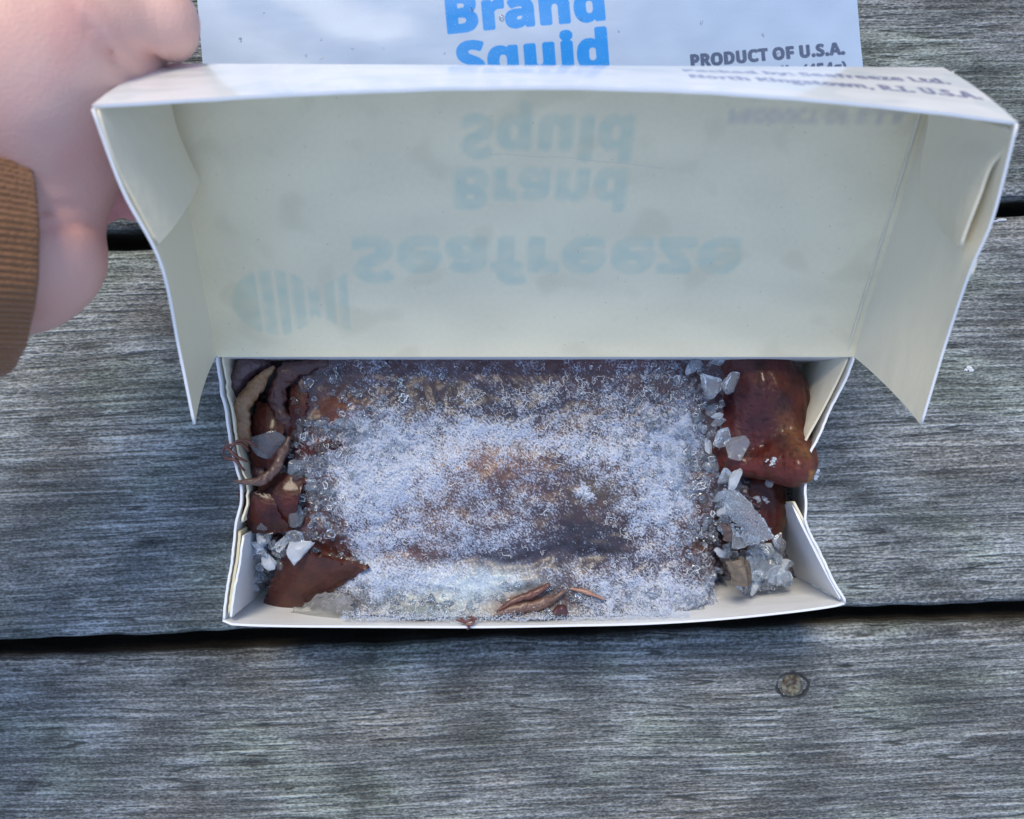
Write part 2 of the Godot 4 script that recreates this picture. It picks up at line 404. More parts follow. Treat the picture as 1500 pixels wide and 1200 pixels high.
func _ready() -> void:
	# ------------------------------------------------------------ camera, sky, sun, exposure
	var cam := Camera3D.new(); cam.name = "camera"; add_child(cam)
	cam.position = Vector3(0, 0.286, 0); cam.rotation_degrees.x = -90
	cam.near = 0.01; cam.far = 60.0; cam.fov = 54.9
	var lens := CameraAttributesPhysical.new()
	lens.frustum_focal_length = 23.1; lens.frustum_near = 0.01; lens.frustum_far = 60.0
	lens.frustum_focus_distance = 0.252; lens.exposure_aperture = 9.0
	cam.attributes = lens; cam.current = true
	var we := WorldEnvironment.new(); we.name = "world_environment"; add_child(we)
	var env := Environment.new(); we.environment = env
	var sky := Sky.new(); var sm := ProceduralSkyMaterial.new(); sky.sky_material = sm
	sm.sky_top_color = Color(0.66, 0.78, 0.985); sm.sky_horizon_color = Color(0.83, 0.88, 0.95); sm.sky_curve = 0.25
	sm.ground_bottom_color = Color(0.25, 0.25, 0.24); sm.ground_horizon_color = Color(0.5, 0.52, 0.54)
	env.background_mode = Environment.BG_SKY; env.sky = sky; env.background_energy_multiplier = 0.5
	env.tonemap_mode = Environment.TONE_MAPPER_LINEAR; env.tonemap_exposure = 2.15
	env.sdfgi_enabled = true; env.ssao_enabled = true; env.ssil_enabled = true
	var sun := DirectionalLight3D.new(); sun.name = "sun"; add_child(sun)
	sun.light_energy = 0.42; sun.light_angular_distance = 22.0; sun.light_color = Color(1.0, 0.95, 0.87); sun.shadow_enabled = true
	sun.look_at_from_position(Vector3(-0.2, 1.0, -0.75), Vector3.ZERO, Vector3.UP)

	nz.noise_type = FastNoiseLite.TYPE_SIMPLEX_SMOOTH; nz.frequency = 1.0; nz.fractal_type = FastNoiseLite.FRACTAL_NONE; nz.seed = 11
	rng.seed = 4711
	cells.noise_type = FastNoiseLite.TYPE_CELLULAR; cells.frequency = 1.9; cells.cellular_return_type = FastNoiseLite.RETURN_DISTANCE; cells.fractal_type = FastNoiseLite.FRACTAL_NONE
	for i in 1025: lut.push_back(int(round(255.0 * Color(i / 1024.0, 0, 0).linear_to_srgb().r)))
	var t0 := Time.get_ticks_msec()
	build_deck()
	print("deck ", Time.get_ticks_msec() - t0)
	build_cartons()
	print("cartons ", Time.get_ticks_msec() - t0)
	build_squid()
	print("squid ", Time.get_ticks_msec() - t0)
	build_person()
	build_crumbs()
	print("all ", Time.get_ticks_msec() - t0)

# ---------------------------------------------------------------- deck
func put3(b: PackedByteArray, at: int, c: Color) -> void:
	b[at] = lut[int(clampf(c.r, 0, 1) * 1024)]; b[at + 1] = lut[int(clampf(c.g, 0, 1) * 1024)]; b[at + 2] = lut[int(clampf(c.b, 0, 1) * 1024)]

func build_deck() -> void:
	var gr := MeshInstance3D.new(); gr.name = "ground"; var gm := PlaneMesh.new(); gm.size = Vector2(40, 40); gr.mesh = gm
	gr.material_override = mat(Color(0.09, 0.08, 0.065), 0.95, {"heightmap_enabled": true, "heightmap_texture": noise_tex(0.02, 4, 256), "heightmap_scale": 2.0, "uv1_triplanar": true, "uv1_world_triplanar": true, "uv1_scale": Vector3.ONE * 2.0})
	gr.position.y = -0.32; add_child(gr); tag(gr, "dark bare soil far below the gaps of the deck", "ground", "", "structure")
	var W := 2048; var R := 512; var L := 620.0; var B := 140.0
	var alb := PackedByteArray(); alb.resize(W * R * 3 * 3)
	var hgt := PackedByteArray(); hgt.resize(W * R * 3)
	for k in 3:
		var cord_amt: float = [0.25, 0.55, 0.8][k]
		for y in R:
			var v := (y + 0.5) / R * B
			for x in W:
				var u := (x + 0.5) / W * L - L * 0.5
				var s := 400.0 * k
				var w := v + 2.0 * nz.get_noise_2d(u * 0.005 + s, v * 0.02) + 0.12 * nz.get_noise_2d(u * 0.04, v * 0.2 + s)
				var blot := nz.get_noise_2d(u * 0.022 + s, v * 0.035)
				var blot2 := nz.get_noise_2d(u * 0.03 + s, v * 0.22 + 40.0)
				var long := nz.get_noise_2d(u * 0.012 + s, w * 0.85)
				var fine := nz.get_noise_2d(u * 0.055 + s, w * 1.6)
				var fine2 := nz.get_noise_2d(u * 0.30 + s, w * 1.9 + 70.0)
				var rag := nz.get_noise_2d(u * 0.7 + s, w * 1.85 + 11.0)
				var cord := (pow(0.5 + 0.5 * sin(TAU * w / 2.7 + 0.9 * nz.get_noise_2d(u * 0.02 + s, w * 0.12 + 90.0)), 3.0) - 0.3) * cord_amt * clampf(0.6 + 0.8 * blot2 + 0.5 * fine2, 0.0, 1.4)
				var h := 0.48 + 0.15 * long + 0.15 * fine + 0.19 * fine2 + 0.25 * cord + 0.19 * rag + 0.07 * blot2
				var crack := nz.get_noise_2d(u * 0.009 + s, w * 0.33 + 20.0)       # long drying checks
				var ck := 1.0 - ss(0.03, 0.10, absf(crack)) if blot > 0.12 - 0.2 * long else 0.0
				h -= 0.45 * ck
				hgt[(k * R + y) * W + x] = int(clampf(h, 0, 1) * 255)
				var t := ss(0.13, 0.96, h + 0.08 * blot)
				var c := Color(0.046, 0.052, 0.052).lerp(Color(0.175, 0.190, 0.190), minf(t * 2.0, 1.0))
				if t > 0.5: c = c.lerp(Color(0.42, 0.455, 0.475), (t - 0.5) * 1.9)
				var alga := nz.get_noise_2d(u * 0.014 + s + 5.0, v * 0.03 + 60.0)
				if alga > 0.25: c = c.lerp(c * Color(0.86, 0.98, 0.78), clampf((alga - 0.3) * 1.6, 0, 0.4))
				elif alga < -0.3: c = c.lerp(c * Color(1.06, 0.97, 0.9), clampf((-0.3 - alga) * 2.0, 0, 0.6))
				c = c * (1.0 + 0.24 * blot + 0.10 * blot2) * (0.94 + 0.1 * (k % 2))
				var stain := nz.get_noise_2d(u * 0.045 + s + 300.0, v * 0.12)
				if stain > 0.55: c = c * (1.0 - 1.4 * (stain - 0.55))
				put3(alb, ((k * R + y) * W + x) * 3, c)
	var ti := ImageTexture.create_from_image(Image.create_from_data(W, R * 3, false, Image.FORMAT_RGB8, alb))
	var th := ImageTexture.create_from_image(Image.create_from_data(W, R * 3, false, Image.FORMAT_L8, hgt))
	var wm := mat(Color.WHITE, 0.62, {"albedo_texture": ti, "heightmap_enabled": true, "heightmap_texture": th, "heightmap_scale": 0.095, "metallic_specular": 0.42, "vertex_color_use_as_albedo": true})
	var deck := thing("deck", "weathered grey wooden deck of wide planks with dark gaps", "deck", Vector3.ZERO, "", "structure")
	deck.rotation_degrees.y = 2.15
	for i in range(-3, 4):       # planks run across the picture; 0 is the middle one
		var k := posmod(i + 1, 3)
		var near := absi(i) <= 1
		var m := MB.new()
		var z0: float = -62.6 + 146.0 * i - (1.6 if i < 1 else -0.9); var z1: float = -62.6 + 146.0 * i + (77.2 + 62.6 if i > -1 else 138.0)
		var prof := []           # [z, y, v across the texture]
		var rr := 4.0
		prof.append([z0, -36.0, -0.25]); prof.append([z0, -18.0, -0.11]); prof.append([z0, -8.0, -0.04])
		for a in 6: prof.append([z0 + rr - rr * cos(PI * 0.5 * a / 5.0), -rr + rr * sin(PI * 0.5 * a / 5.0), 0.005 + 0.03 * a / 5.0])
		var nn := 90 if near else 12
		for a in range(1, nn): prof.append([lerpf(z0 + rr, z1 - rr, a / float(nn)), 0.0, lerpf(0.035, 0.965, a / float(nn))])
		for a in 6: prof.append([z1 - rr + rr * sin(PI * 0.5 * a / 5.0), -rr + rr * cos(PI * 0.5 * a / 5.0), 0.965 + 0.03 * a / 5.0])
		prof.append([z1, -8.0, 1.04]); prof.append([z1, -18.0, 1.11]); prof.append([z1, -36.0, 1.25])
		var nx := 400 if near else 24
		var half := 310.0 if near else 700.0
		var xs := []
		for a in nx + 1: xs.append(lerpf(-half, half, a / float(nx)))
		if near: xs.push_front(-700.0); xs.push_back(700.0)
		for x in xs:
			for p in prof:
				var edge := 0.0
				if p[1] > -12.0:
					edge = 0.35 * n2(x * 0.02 + i * 31.0, p[0] * 0.10) + 0.16 * n2(x * 0.07 + i * 17.0, p[0] * 0.65)
				var y: float = p[1] + edge - (0.9 * pow((p[0] - z0) / 70.0 - 1.0, 2.0) if p[1] > -12.0 else 0.0)
				var z: float = p[0] + (0.7 * n2(x * 0.012 + i * 5.0, 3.0) + 0.35 * n2(x * 0.07 + i * 5.0, 8.0)) * (1.0 if p[1] < -0.5 else 0.0)
				var vv: float = absf(p[2]) if p[2] < 0.5 else 1.0 - absf(1.0 - p[2])
				m.pt(Vector3(x, y, z), Color(0.30, 0.25, 0.20) if p[1] < -5.0 else Color.WHITE, Vector2(x / L + 0.5 + (0.37 * i if not near else 0.0), (k + clampf(vv, 0.002, 0.998)) / 3.0))  # side faces tinted dark: shade of the gaps put into the colour
		var np := prof.size()
		for a in xs.size() - 1:
			for b in np - 1:
				var q := a * np + b
				m.quad(q, q + 1, q + np + 1, q + np)
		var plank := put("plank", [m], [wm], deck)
		if i == 1:               # the screw head sunk into the front plank, in the hole it has worn
			var at := Vector3(101.5, 0.0, 100.3).rotated(Vector3.UP, deg_to_rad(-2.15)); at.y = -0.35
			var rust := vmat(0.7, {"metallic": 0.35, "heightmap_enabled": true, "heightmap_texture": noise_tex(0.03, 3, 128), "heightmap_scale": 0.05, "uv1_triplanar": true, "uv1_scale": Vector3.ONE * 90.0})
			var h := MB.new()
			var rings := [[0.0, 0.15], [1.1, 0.2], [1.5, 0.75], [2.6, 0.95], [3.5, 0.75], [3.9, 0.1], [3.9, -1.5]]
			for a in rings.size():
				for b in 28:
					var an := TAU * b / 28.0
					var r: float = rings[a][0] * (1.0 + 0.04 * n2(b * 0.7, a * 1.3))
					var dip := 0.0
					if a <= 3 and (absf(sin(an)) < 0.2 or absf(cos(an)) < 0.2): dip = 0.35
					var p := at + Vector3(r * cos(an), rings[a][1] - dip + 0.12 * n2(an * 2.0, r), r * sin(an))
					h.pt(p, mixv(Color(0.22, 0.22, 0.17), Color(0.07, 0.04, 0.025), 0.5 + 1.1 * n2(p.x * 0.45 + 3.0, p.z * 0.45)))
			for a in rings.size() - 1:
				for b in 28: h.quad(a * 28 + b, a * 28 + (b + 1) % 28, (a + 1) * 28 + (b + 1) % 28, (a + 1) * 28 + b)
			var nh := put("screw_head", [h], [rust], plank); tag(nh, "rusty round screw head sunk into the front plank")
			var ring := MB.new()
			for a in 4:
				for b in 40:
					var an := TAU * b / 40.0
					var r: float = [3.75, 4.5, 5.2, 6.0][a] * (1.0 + (0.1 * n2(b * 0.5, 2.0) + 0.13 * cos(2.0 * an) + 0.08 * cos(an + 0.7)) * (1.0 if a else 0.3))
					ring.pt(at + Vector3(r * cos(an), [-0.5, -0.05, 0.22, -0.25][a], r * sin(an)), Color(0.010, 0.010, 0.010).lerp(Color(0.06, 0.06, 0.06), maxf(0.0, a - 1.0) / 2.0))
			for a in 3:
				for b in 40: ring.quad(a * 40 + b, a * 40 + (b + 1) % 40, (a + 1) * 40 + (b + 1) % 40, (a + 1) * 40 + b)
			put("screw_hole", [ring], [vmat(0.85)], plank)
	for x in [-420.0, 420.0]:
		var j := BoxMesh.new(); j.size = Vector3(38, 140, 1000) * U
		var mi := MeshInstance3D.new(); mi.name = fresh("joist", deck); mi.mesh = j; mi.material_override = mat(Color(0.1, 0.09, 0.08), 0.9); mi.position = Vector3(x, -107, 0) * U
		deck.add_child(mi, true)

# ---------------------------------------------------------------- cartons
func build_cartons() -> void:
	# the print of the lid, 199 x 83 mm, hinge at the top
	var ppm := 9.0; var iw := int(199 * ppm); var ih := int(83 * ppm)
	var blue := Image.create(iw, ih, false, Image.FORMAT_L8); var grey := Image.create(iw, ih, false, Image.FORMAT_L8)
	ink(blue, "Seafreeze", 45, 38.0, 113, 14.0, ppm, 0.65)
	ink(blue, "Brand", 74.5, 57.6, 48, 11.6, ppm, 0.55)
	ink(blue, "Squid", 76.5, 71.6, 46, 11.6, ppm, 0.55)
	ink(grey, "PRODUCT OF U.S.A.", 147, 73.6, 47, 3.9, ppm, 0.2)
	ink(grey, "Net Wt. 1 lb. (454g)", 152, 79.5, 42, 3.9, ppm, 0.12)
	for y in range(int(7 * ppm), int(28.5 * ppm)):      # the striped fish mark
		for x in range(int(8 * ppm), int(44 * ppm)):
			var mx := x / ppm; var my := y / ppm
			var body := pow((mx - 20.5) / 12.5, 2.0) + pow((my - 17.7) / 10.5, 2.0) < 1.0
			var tail := mx > 31.0 and mx < 43.0 and absf(my - 17.7) < 3.2 + 0.5 * (mx - 31.0)
			var gap := mx > 16.0 and fposmod(mx - 16.0, 4.6) < 1.3
			if (body or tail) and not gap: blue.set_pixel(x, y, Color.WHITE)
	var seep := blue.duplicate(); soften(seep, 9)
	var seep2 := grey.duplicate(); soften(seep2, 12)
	soften(blue, 2); soften(grey, 2)
	var out_px := PackedByteArray(); out_px.resize(iw * ih * 3)
	var in_px := PackedByteArray(); in_px.resize(iw * ih * 3)
	for y in ih:
		for x in iw:
			var at := y * iw + x; var mx := x / ppm; var my := y / ppm
			var b := blue.get_pixel(x, y).r; var g := grey.get_pixel(x, y).r
			var wear := n2(mx * 1.2, my * 2.6) + 0.5 * n2(mx * 5.0, my * 5.0)
			if wear > 0.95: b *= 0.15
			if wear > 0.75: g *= 0.5
			var c := Color(0.37, 0.475, 0.62) * (1.0 + 0.035 * n2(mx * 0.08, my * 0.1) + 0.02 * n2(mx * 1.5, my * 1.5))
			if n2(mx * 0.8 + 40.0, my * 0.8) > 0.86: c = c * 0.92
			c = c.lerp(Color(0.0, 0.235, 0.66), b).lerp(Color(0.055, 0.08, 0.15), minf(g * 1.15, 0.95))
			put3(out_px, at * 3, c)
			# seen from inside: the same place of the sheet, the ink showing through
			b = seep.get_pixel(x, y).r; g = seep2.get_pixel(x, y).r
			var k := Color(0.96, 0.86, 0.60) * (1.0 + 0.05 * n2(mx * 0.03, my * 0.06) + 0.015 * n2(mx * 0.5, my * 0.5))
			k = k.lerp(Color(0.60, 0.72, 0.56), b * (0.50 + 0.2 * n2(mx * 0.12, my * 0.2)))
			k = k.lerp(Color(0.6, 0.56, 0.5), g * 0.6)
			var sp := n2(mx * 0.55 + 90.0, my * 0.55)
			if sp > 0.885: k = k.lerp(Color(0.45, 0.36, 0.24), (sp - 0.885) * 5.0)
			k = k.lerp(Color(0.74, 0.66, 0.44), 0.35 * ss(0.35, 0.8, n2(mx * 0.05 + 12.0, my * 0.07)))
			var hair := absf(my - 58.0 - 3.0 * sin((mx - 40.0) * 0.035) - 0.3 * n2(mx * 0.05, 3.0))
			if hair < 0.12 and mx > 84.0 and mx < 132.0: k = k.lerp(Color(0.5, 0.5, 0.45), 0.25)
			put3(in_px, at * 3, k)
	var t_out := ImageTexture.create_from_image(Image.create_from_data(iw, ih, false, Image.FORMAT_RGB8, out_px))
	var t_in := ImageTexture.create_from_image(Image.create_from_data(iw, ih, false, Image.FORMAT_RGB8, in_px))
	var dent := noise_tex(0.006, 4, 512)
	var bump := {"heightmap_enabled": true, "heightmap_texture": dent, "heightmap_scale": 0.018}
	var m_print := mat(Color.WHITE, 0.32, {"albedo_texture": t_out, "clearcoat_enabled": true, "clearcoat": 0.35, "clearcoat_roughness": 0.12, "backlight_enabled": true, "backlight": Color(0.5, 0.47, 0.42)}.merged(bump))
	var m_lid2 := mat(Color.WHITE, 0.4, {"albedo_texture": t_out, "metallic_specular": 0.35, "clearcoat_enabled": true, "clearcoat": 0.12, "clearcoat_roughness": 0.15}.merged(bump))
	var m_in := mat(Color.WHITE, 0.5, {"albedo_texture": t_in, "backlight_enabled": true, "backlight": Color(0.5, 0.47, 0.40)}.merged(bump))
	var m_cream := mat(Color(0.90, 0.845, 0.67), 0.5, {"backlight_enabled": true, "backlight": Color(0.6, 0.57, 0.5)}.merged(bump))
	var m_white := mat(Color(0.87, 0.89, 0.92), 0.38, {"backlight_enabled": true, "backlight": Color(0.5, 0.49, 0.46)}.merged(bump))
	var m_edge := mat(Color(0.74, 0.70, 0.62), 0.8)
	# the print of the front flap, 199 x 39 mm, fold at the top
	var fw := 1592; var fh := 312
	var note := Image.create(fw, fh, false, Image.FORMAT_L8)
	ink(note, "Packed by: Seafreeze Ltd.", 131, 15.0, 63, 5.0, 8.0, 0.22, 0.0, 0.035)
	ink(note, "North Kingstown, R.I. U.S.A.", 131, 25.0, 66, 5.0, 8.0, 0.22, 0.0, 0.035)
	soften(note, 2)
	var f_px := PackedByteArray(); f_px.resize(fw * fh * 3)
	for y in fh:
		for x in fw:
			var c := Color(0.80, 0.815, 0.83) * (1.0 + 0.02 * n2(x * 0.01, y * 0.012))
			c = c.lerp(Color(0.62, 0.70, 0.74), 0.5 * ss(0.25, 0.5, n2(x * 0.006 + 3.0, y * 0.012)) * (1.0 if y > 60 else 0.3))
			put3(f_px, (y * fw + x) * 3, c.lerp(Color(0.17, 0.18, 0.33), note.get_pixel(x, y).r * 0.92))
	var m_flap := mat(Color.WHITE, 0.25, {"albedo_texture": ImageTexture.create_from_image(Image.create_from_data(fw, fh, false, Image.FORMAT_RGB8, f_px)), "clearcoat_enabled": true, "clearcoat": 0.6, "clearcoat_roughness": 0.1}.merged(bump))

	# ---------------- the open carton
	var box := thing("open_carton", "open white squid carton with its lid folded back over the frozen block", "carton", Vector3(7, 0, 25))
	var BL := Vector3(-92.4, 0.6, -17); var BR := Vector3(106.2, 0.6, -17); var FL := Vector3(-90.5, 0.6, 66.0); var FR := Vector3(104.6, 0.6, 60.0)
	var front_rim := poly([Vector3(-90.3, 40.0, 65.8), Vector3(-87.3, 40.0, 67.0), Vector3(-70.3, 40.0, 67.6), Vector3(-40.5, 40.0, 67.8), Vector3(-10.6, 40.0, 67.9), Vector3(14.9, 40.0, 67.5), Vector3(40.5, 40.0, 66.9), Vector3(63.9, 40.0, 65.5), Vector3(85.2, 40.0, 63.4), Vector3(99.0, 40.0, 61.6), Vector3(103.9, 40.0, 60.5)], 60)
	var front_low := []
	for p in front_rim: front_low.append(Vector3(p.x, 0.6, lerpf(66.0, 61.0, ss(0, 104, p.x))))
	put("front_wall", sheet(between(front_low, front_rim, 12, Vector3(0, 0, 0.4)), 0.7), [m_white, m_white], box)
	var left_rim := poly([Vector3(-92.1, 41.0, -16.8), Vector3(-91.2, 40.0, -8.5), Vector3(-89.0, 40.0, 3.2), Vector3(-87.1, 39.5, 14.5), Vector3(-85.5, 39.0, 23.1), Vector3(-85.3, 38.5, 29.6), Vector3(-86.0, 39.5, 34.6), Vector3(-87.5, 40.0, 46.9), Vector3(-89.2, 40.0, 57.5), Vector3(-90.3, 40.0, 65.8)], 60)
	for i in left_rim.size(): left_rim[i] += Vector3(0.35 * n2(i * 0.11, 1.0) + 0.1 * n2(i * 0.5, 1.0), 0.5 * n2(i * 0.15, 4.0), 0)
	var left_low := []
	for p in left_rim: left_low.append(Vector3(lerpf(p.x, -91.5, 0.75), 0.6, p.z))
	var lw := sheet(between(left_rim, left_low, 12, Vector3(-0.5, 0, 0)), 0.7)
	put("side_wall", lw, [m_white, m_white], box)
	# inner layers of the left side: a long torn one at the back, a short one in front, with a pale glue edge between
	var in_rim := []; var in_low := []
	for i in range(0, 39): in_rim.append(left_rim[i] + Vector3(1.5 + 0.3 * n2(i * 0.5, 9.0), -1.2 + 0.5 * n2(i * 0.8, 2.0), 0)); in_low.append(left_low[i] + Vector3(1.2, 0, 0))
	put("inner_flap", sheet(between(in_rim, in_low, 10), 0.6), [m_cream, m_cream], box)
	in_rim = []; in_low = []
	for i in range(41, 61): in_rim.append(left_rim[i] + Vector3(2.6 - 0.03 * (i - 41), -0.3 + 0.3 * n2(i * 0.6, 5.0), 0.0 if i < 60 else -0.8)); in_low.append(left_low[i] + Vector3(1.9, 0, 0.0 if i < 60 else -0.8))
	put("inner_flap", sheet(between(in_rim, in_low, 10), 0.7), [m_white, m_white], box)
	in_rim = []; in_low = []
	for i in range(40, 60): in_rim.append(left_rim[i] + Vector3(1.35, -0.5 + 0.4 * n2(i * 0.9, 15.0), 0)); in_low.append(left_low[i] + Vector3(1.0, 8, 0))
	put("glue_layer", sheet(between(in_rim, in_low, 4), 0.8), [mat(Color(0.66, 0.60, 0.40), 0.6)], box)
	# the right side: outer wall, then inner flaps split at the pinch
	var right_rim := poly([Vector3(106.1, 41.0, -16.8), Vector3(104.6, 40.5, -11.7), Vector3(100.5, 40.0, -2.1), Vector3(95.4, 40.0, 8.5), Vector3(92.4, 40.0, 15.3), Vector3(91.8, 40.0, 21.3), Vector3(91.8, 40.0, 28.8), Vector3(91.8, 40.0, 35.1), Vector3(95.0, 40.0, 42.6), Vector3(99.7, 40.0, 52.2), Vector3(103.5, 40.0, 58.8), Vector3(103.9, 40.0, 60.5)], 60)
	for i in range(1, 60): right_rim[i] += Vector3(0.3 * n2(i * 0.12, 31.0) + 0.12 * n2(i * 0.55, 31.0), 0.5 * n2(i * 0.15, 34.0), 0)
	var right_low := []
	for p in right_rim: right_low.append(Vector3(lerpf(p.x, 105.0, 0.75), 0.6, minf(p.z, 61.5)))
	put("side_wall", sheet(between(right_low, right_rim, 12, Vector3(0.5, 0, 0)), 0.7), [m_white, m_white], box)
	in_rim = poly([Vector3(105.2, 39.5, -16.4), Vector3(101.8, 39.0, -8.6), Vector3(96.9, 38.5, 1.3), Vector3(92.3, 38.0, 9.9), Vector3(89.7, 37.0, 16.4)], 30)
	in_low = poly([Vector3(102.8, 10.0, -16.7), Vector3(99.6, 8.0, -7.2), Vector3(96.3, 8.0, 2.4), Vector3(95.8, 8.0, 9.6), Vector3(95.3, 8.0, 16.8)], 30)
	put("inner_flap", sheet(between(in_low, in_rim, 10, Vector3(-1.5, 0, 0)), 0.7), [m_cream, m_cream], box)
	in_rim = poly([Vector3(89.2, 36.0, 30.1), Vector3(90.4, 38.5, 34.7), Vector3(93.2, 39.0, 40.6), Vector3(98.3, 39.3, 50.8), Vector3(103.1, 39.5, 59.5)], 30)
	in_low = poly([Vector3(92.6, 6.0, 33.5), Vector3(95.2, 4.0, 40.3), Vector3(97.5, 3.0, 47.8), Vector3(101.1, 2.5, 56.5), Vector3(102.8, 2.0, 60.2)], 30)
	put("inner_flap", sheet(between(in_low, in_rim, 10, Vector3(0.6, 0, 0)), 0.8), [m_white, m_white], box)
	put("glue_layer", sheet(between(poly([Vector3(89.0, 37.0, 29.1), Vector3(91.8, 39.3, 35.9), Vector3(97.1, 39.5, 47.0), Vector3(103.2, 39.8, 58.8)], 24), poly([Vector3(89.8, 28.0, 30.2), Vector3(93.8, 28.0, 37.5), Vector3(99.4, 28.0, 49.1), Vector3(105.4, 28.0, 59.4)], 24), 3), 0.7), [mat(Color(0.72, 0.69, 0.56), 0.6)], box)
	put("back_wall", sheet(between(poly([BL, BR], 20), poly([Vector3(-92.4, 40.0, -16.7), Vector3(106.5, 40.0, -16.7)], 20), 8, Vector3(0, 0, 0.4)), 0.7), [m_cream, m_white], box)
	put("bottom_panel", sheet(between(poly([FL, FR], 20), poly([BL, BR], 20), 10), 0.7), [m_white, m_white], box)

	# the lid, folded back: panel, front flap, two side flaps, glued corner tabs
	var hl := Vector3(-92.6, 40.0, -16.9); var hr := Vector3(106.5, 40.0, -16.9); var fl := Vector3(-89.5, 85.3, -87.4); var fr := Vector3(109.5, 85.3, -86.4)
	var nrm := Vector3(0, 0.84, 0.545)
	var rows := []
	for i in 31:
		var r := []; var t := i / 30.0
		for j in 61:
			var u := j / 60.0
			var p := hl.lerp(hr, u).lerp(fl.lerp(fr, u), t)
			p += nrm * (-1.8 * sin(PI * t) * sin(PI * u) + 0.45 * n2(u * 5.0, t * 3.0) * sin(PI * t))
			if i < 3: p += nrm * (0.35 * (2 - i))
			r.append(p)
		rows.append(r)
	# the inside faces the viewer; its texture runs from the hinge (0) to the fold (1), as the print does
	var lid := put("lid", sheet(rows, 0.7), [m_print, m_in], box)
	var nl := Vector3(-90.3, 116.4, -65.1); var nr := Vector3(108.7, 116.4, -61.5)
	var fold := []; var free := []
	for j in 61:
		var u := j / 60.0
		fold.append(rows[30][j] + Vector3(0, 0.25, -0.25))
		var p := nl.lerp(nr, u) + Vector3(0, -1.0, -6.3) * pow(sin(PI * pow(u, 1.12)), 0.9)
		free.append(p + Vector3(0, 0.2 * n2(u * 20.0, 3.0), 0))
	var fr_rows := between(free, fold, 14, Vector3(0, 0.4, -0.6))
	var ff := sheet(fr_rows, 0.7)
	for b in ff:
		for k in b.uv.size(): b.uv[k].y = 1.0 - b.uv[k].y
	put("front_flap", ff, [m_flap, m_flap], lid)
	# left side flap: from the crease with the panel to its free edge, ending in a slanted tip
	var crease_l := poly([hl, fl], 30); var crease_r := poly([hr, fr], 30)
	var free_l := poly([Vector3(-87.0, 70.2, 4.1), Vector3(-87.0, 80.0, -15.7), Vector3(-83.9, 97.5, -34.6), Vector3(-87.8, 108.0, -49.3), Vector3(-90.1, 116.6, -64.5)], 30)
	put("side_flap", sheet(between(free_l, crease_l, 12, Vector3(-1.0, 0, 0)), 0.7), [m_cream, m_white], lid)
	var free_r := poly([Vector3(112.1, 70.2, 4.1), Vector3(112.9, 81.0, -17.4), Vector3(111.0, 95.0, -33.4), Vector3(111.2, 103.5, -43.9), Vector3(108.5, 116.6, -61.2)], 30)
	put("side_flap", sheet(between(crease_r, free_r, 12, Vector3(1.2, 0, 0)), 0.7), [m_cream, m_white], lid)
	# raised score line along the right crease
	var bead := []
	for i in 31: bead.append(crease_r[i].lerp(crease_l[i], 0.012) + nrm * 0.35)
	put("score_line", [tube(bead, [0.5, 0.55, 0.5], 8, Color.WHITE, Color.WHITE, 0.1)], [m_cream], lid)
	bead = []
	for i in 31: bead.append(crease_r[i].lerp(crease_l[i], -0.012) + nrm * 0.9)
	put("score_line", [tube(bead, [0.35, 0.4, 0.35], 8, Color.WHITE, Color.WHITE, 0.1)], [m_cream], lid)
	# left tab, sprung away from the side flap; right tab, glued flat with a rounded notch
	var tab_a := poly([Vector3(-89.2, 116.3, -64.6), Vector3(-88.7, 114.6, -60.5), Vector3(-88.2, 110.0, -54.1), Vector3(-86.0, 104.5, -46.2), Vector3(-83.8, 99.5, -39.1)], 16)
	var tab_b := poly([Vector3(-87.8, 87.2, -84.7), Vector3(-87.1, 85.5, -78.1), Vector3(-86.9, 82.0, -72.4), Vector3(-85.7, 77.5, -66.4), Vector3(-84.6, 73.0, -61.4)], 16)
	put("glue_tab", sheet(between(tab_a, tab_b, 10, Vector3(1.0, 0.5, 0.5)), 0.7), [m_cream, m_cream], lid)
	tab_a = poly([Vector3(107.7, 114.2, -61.6), Vector3(109.8, 112.0, -58.5), Vector3(108.5, 107.5, -55.2), Vector3(108.4, 103.5, -49.8), Vector3(108.2, 99.0, -43.7), Vector3(108.4, 95.5, -39.3)], 20)
	tab_b = poly([Vector3(105.2, 87.5, -75.6), Vector3(106.2, 85.0, -71.4), Vector3(107.2, 81.0, -67.1), Vector3(108.3, 77.5, -61.0), Vector3(110.5, 74.0, -55.1), Vector3(112.5, 73.0, -50.7)], 20)
	put("glue_tab", sheet(between(tab_b, tab_a, 10, Vector3(0.4, 0.4, 0)), 0.8), [m_cream, m_cream], lid)
	put("glue_blister", [lump(Vector3(111.8, 93.5, -36.3), Vector3(1.0, 2.4, 3.6), 3.0, 3, 0.12)], [m_cream], lid)

	# ---------------- the closed carton behind
	var b2 := thing("closed_carton", "closed white squid carton with blue lettering lying behind the open one", "carton", Vector3(4.0, 0, -131.3))
	b2.rotation_degrees.y = 4.9
	var H := 47.0; var save := org; org = Vector3.ZERO
	rows = []
	for i in 25:
		var r := []
		for j in 49:
			var u := j / 48.0; var w := i / 24.0
			r.append(Vector3(lerpf(-99.5, 99.5, u), H + 1.2 * sin(PI * u) * sin(PI * w) + 0.35 * n2(u * 7.0, w * 4.0), lerpf(-41.5, 41.5, w)))
		rows.append(r)
	var top := sheet(rows, 0.8)
	put("lid", top, [m_lid2, m_white], b2)
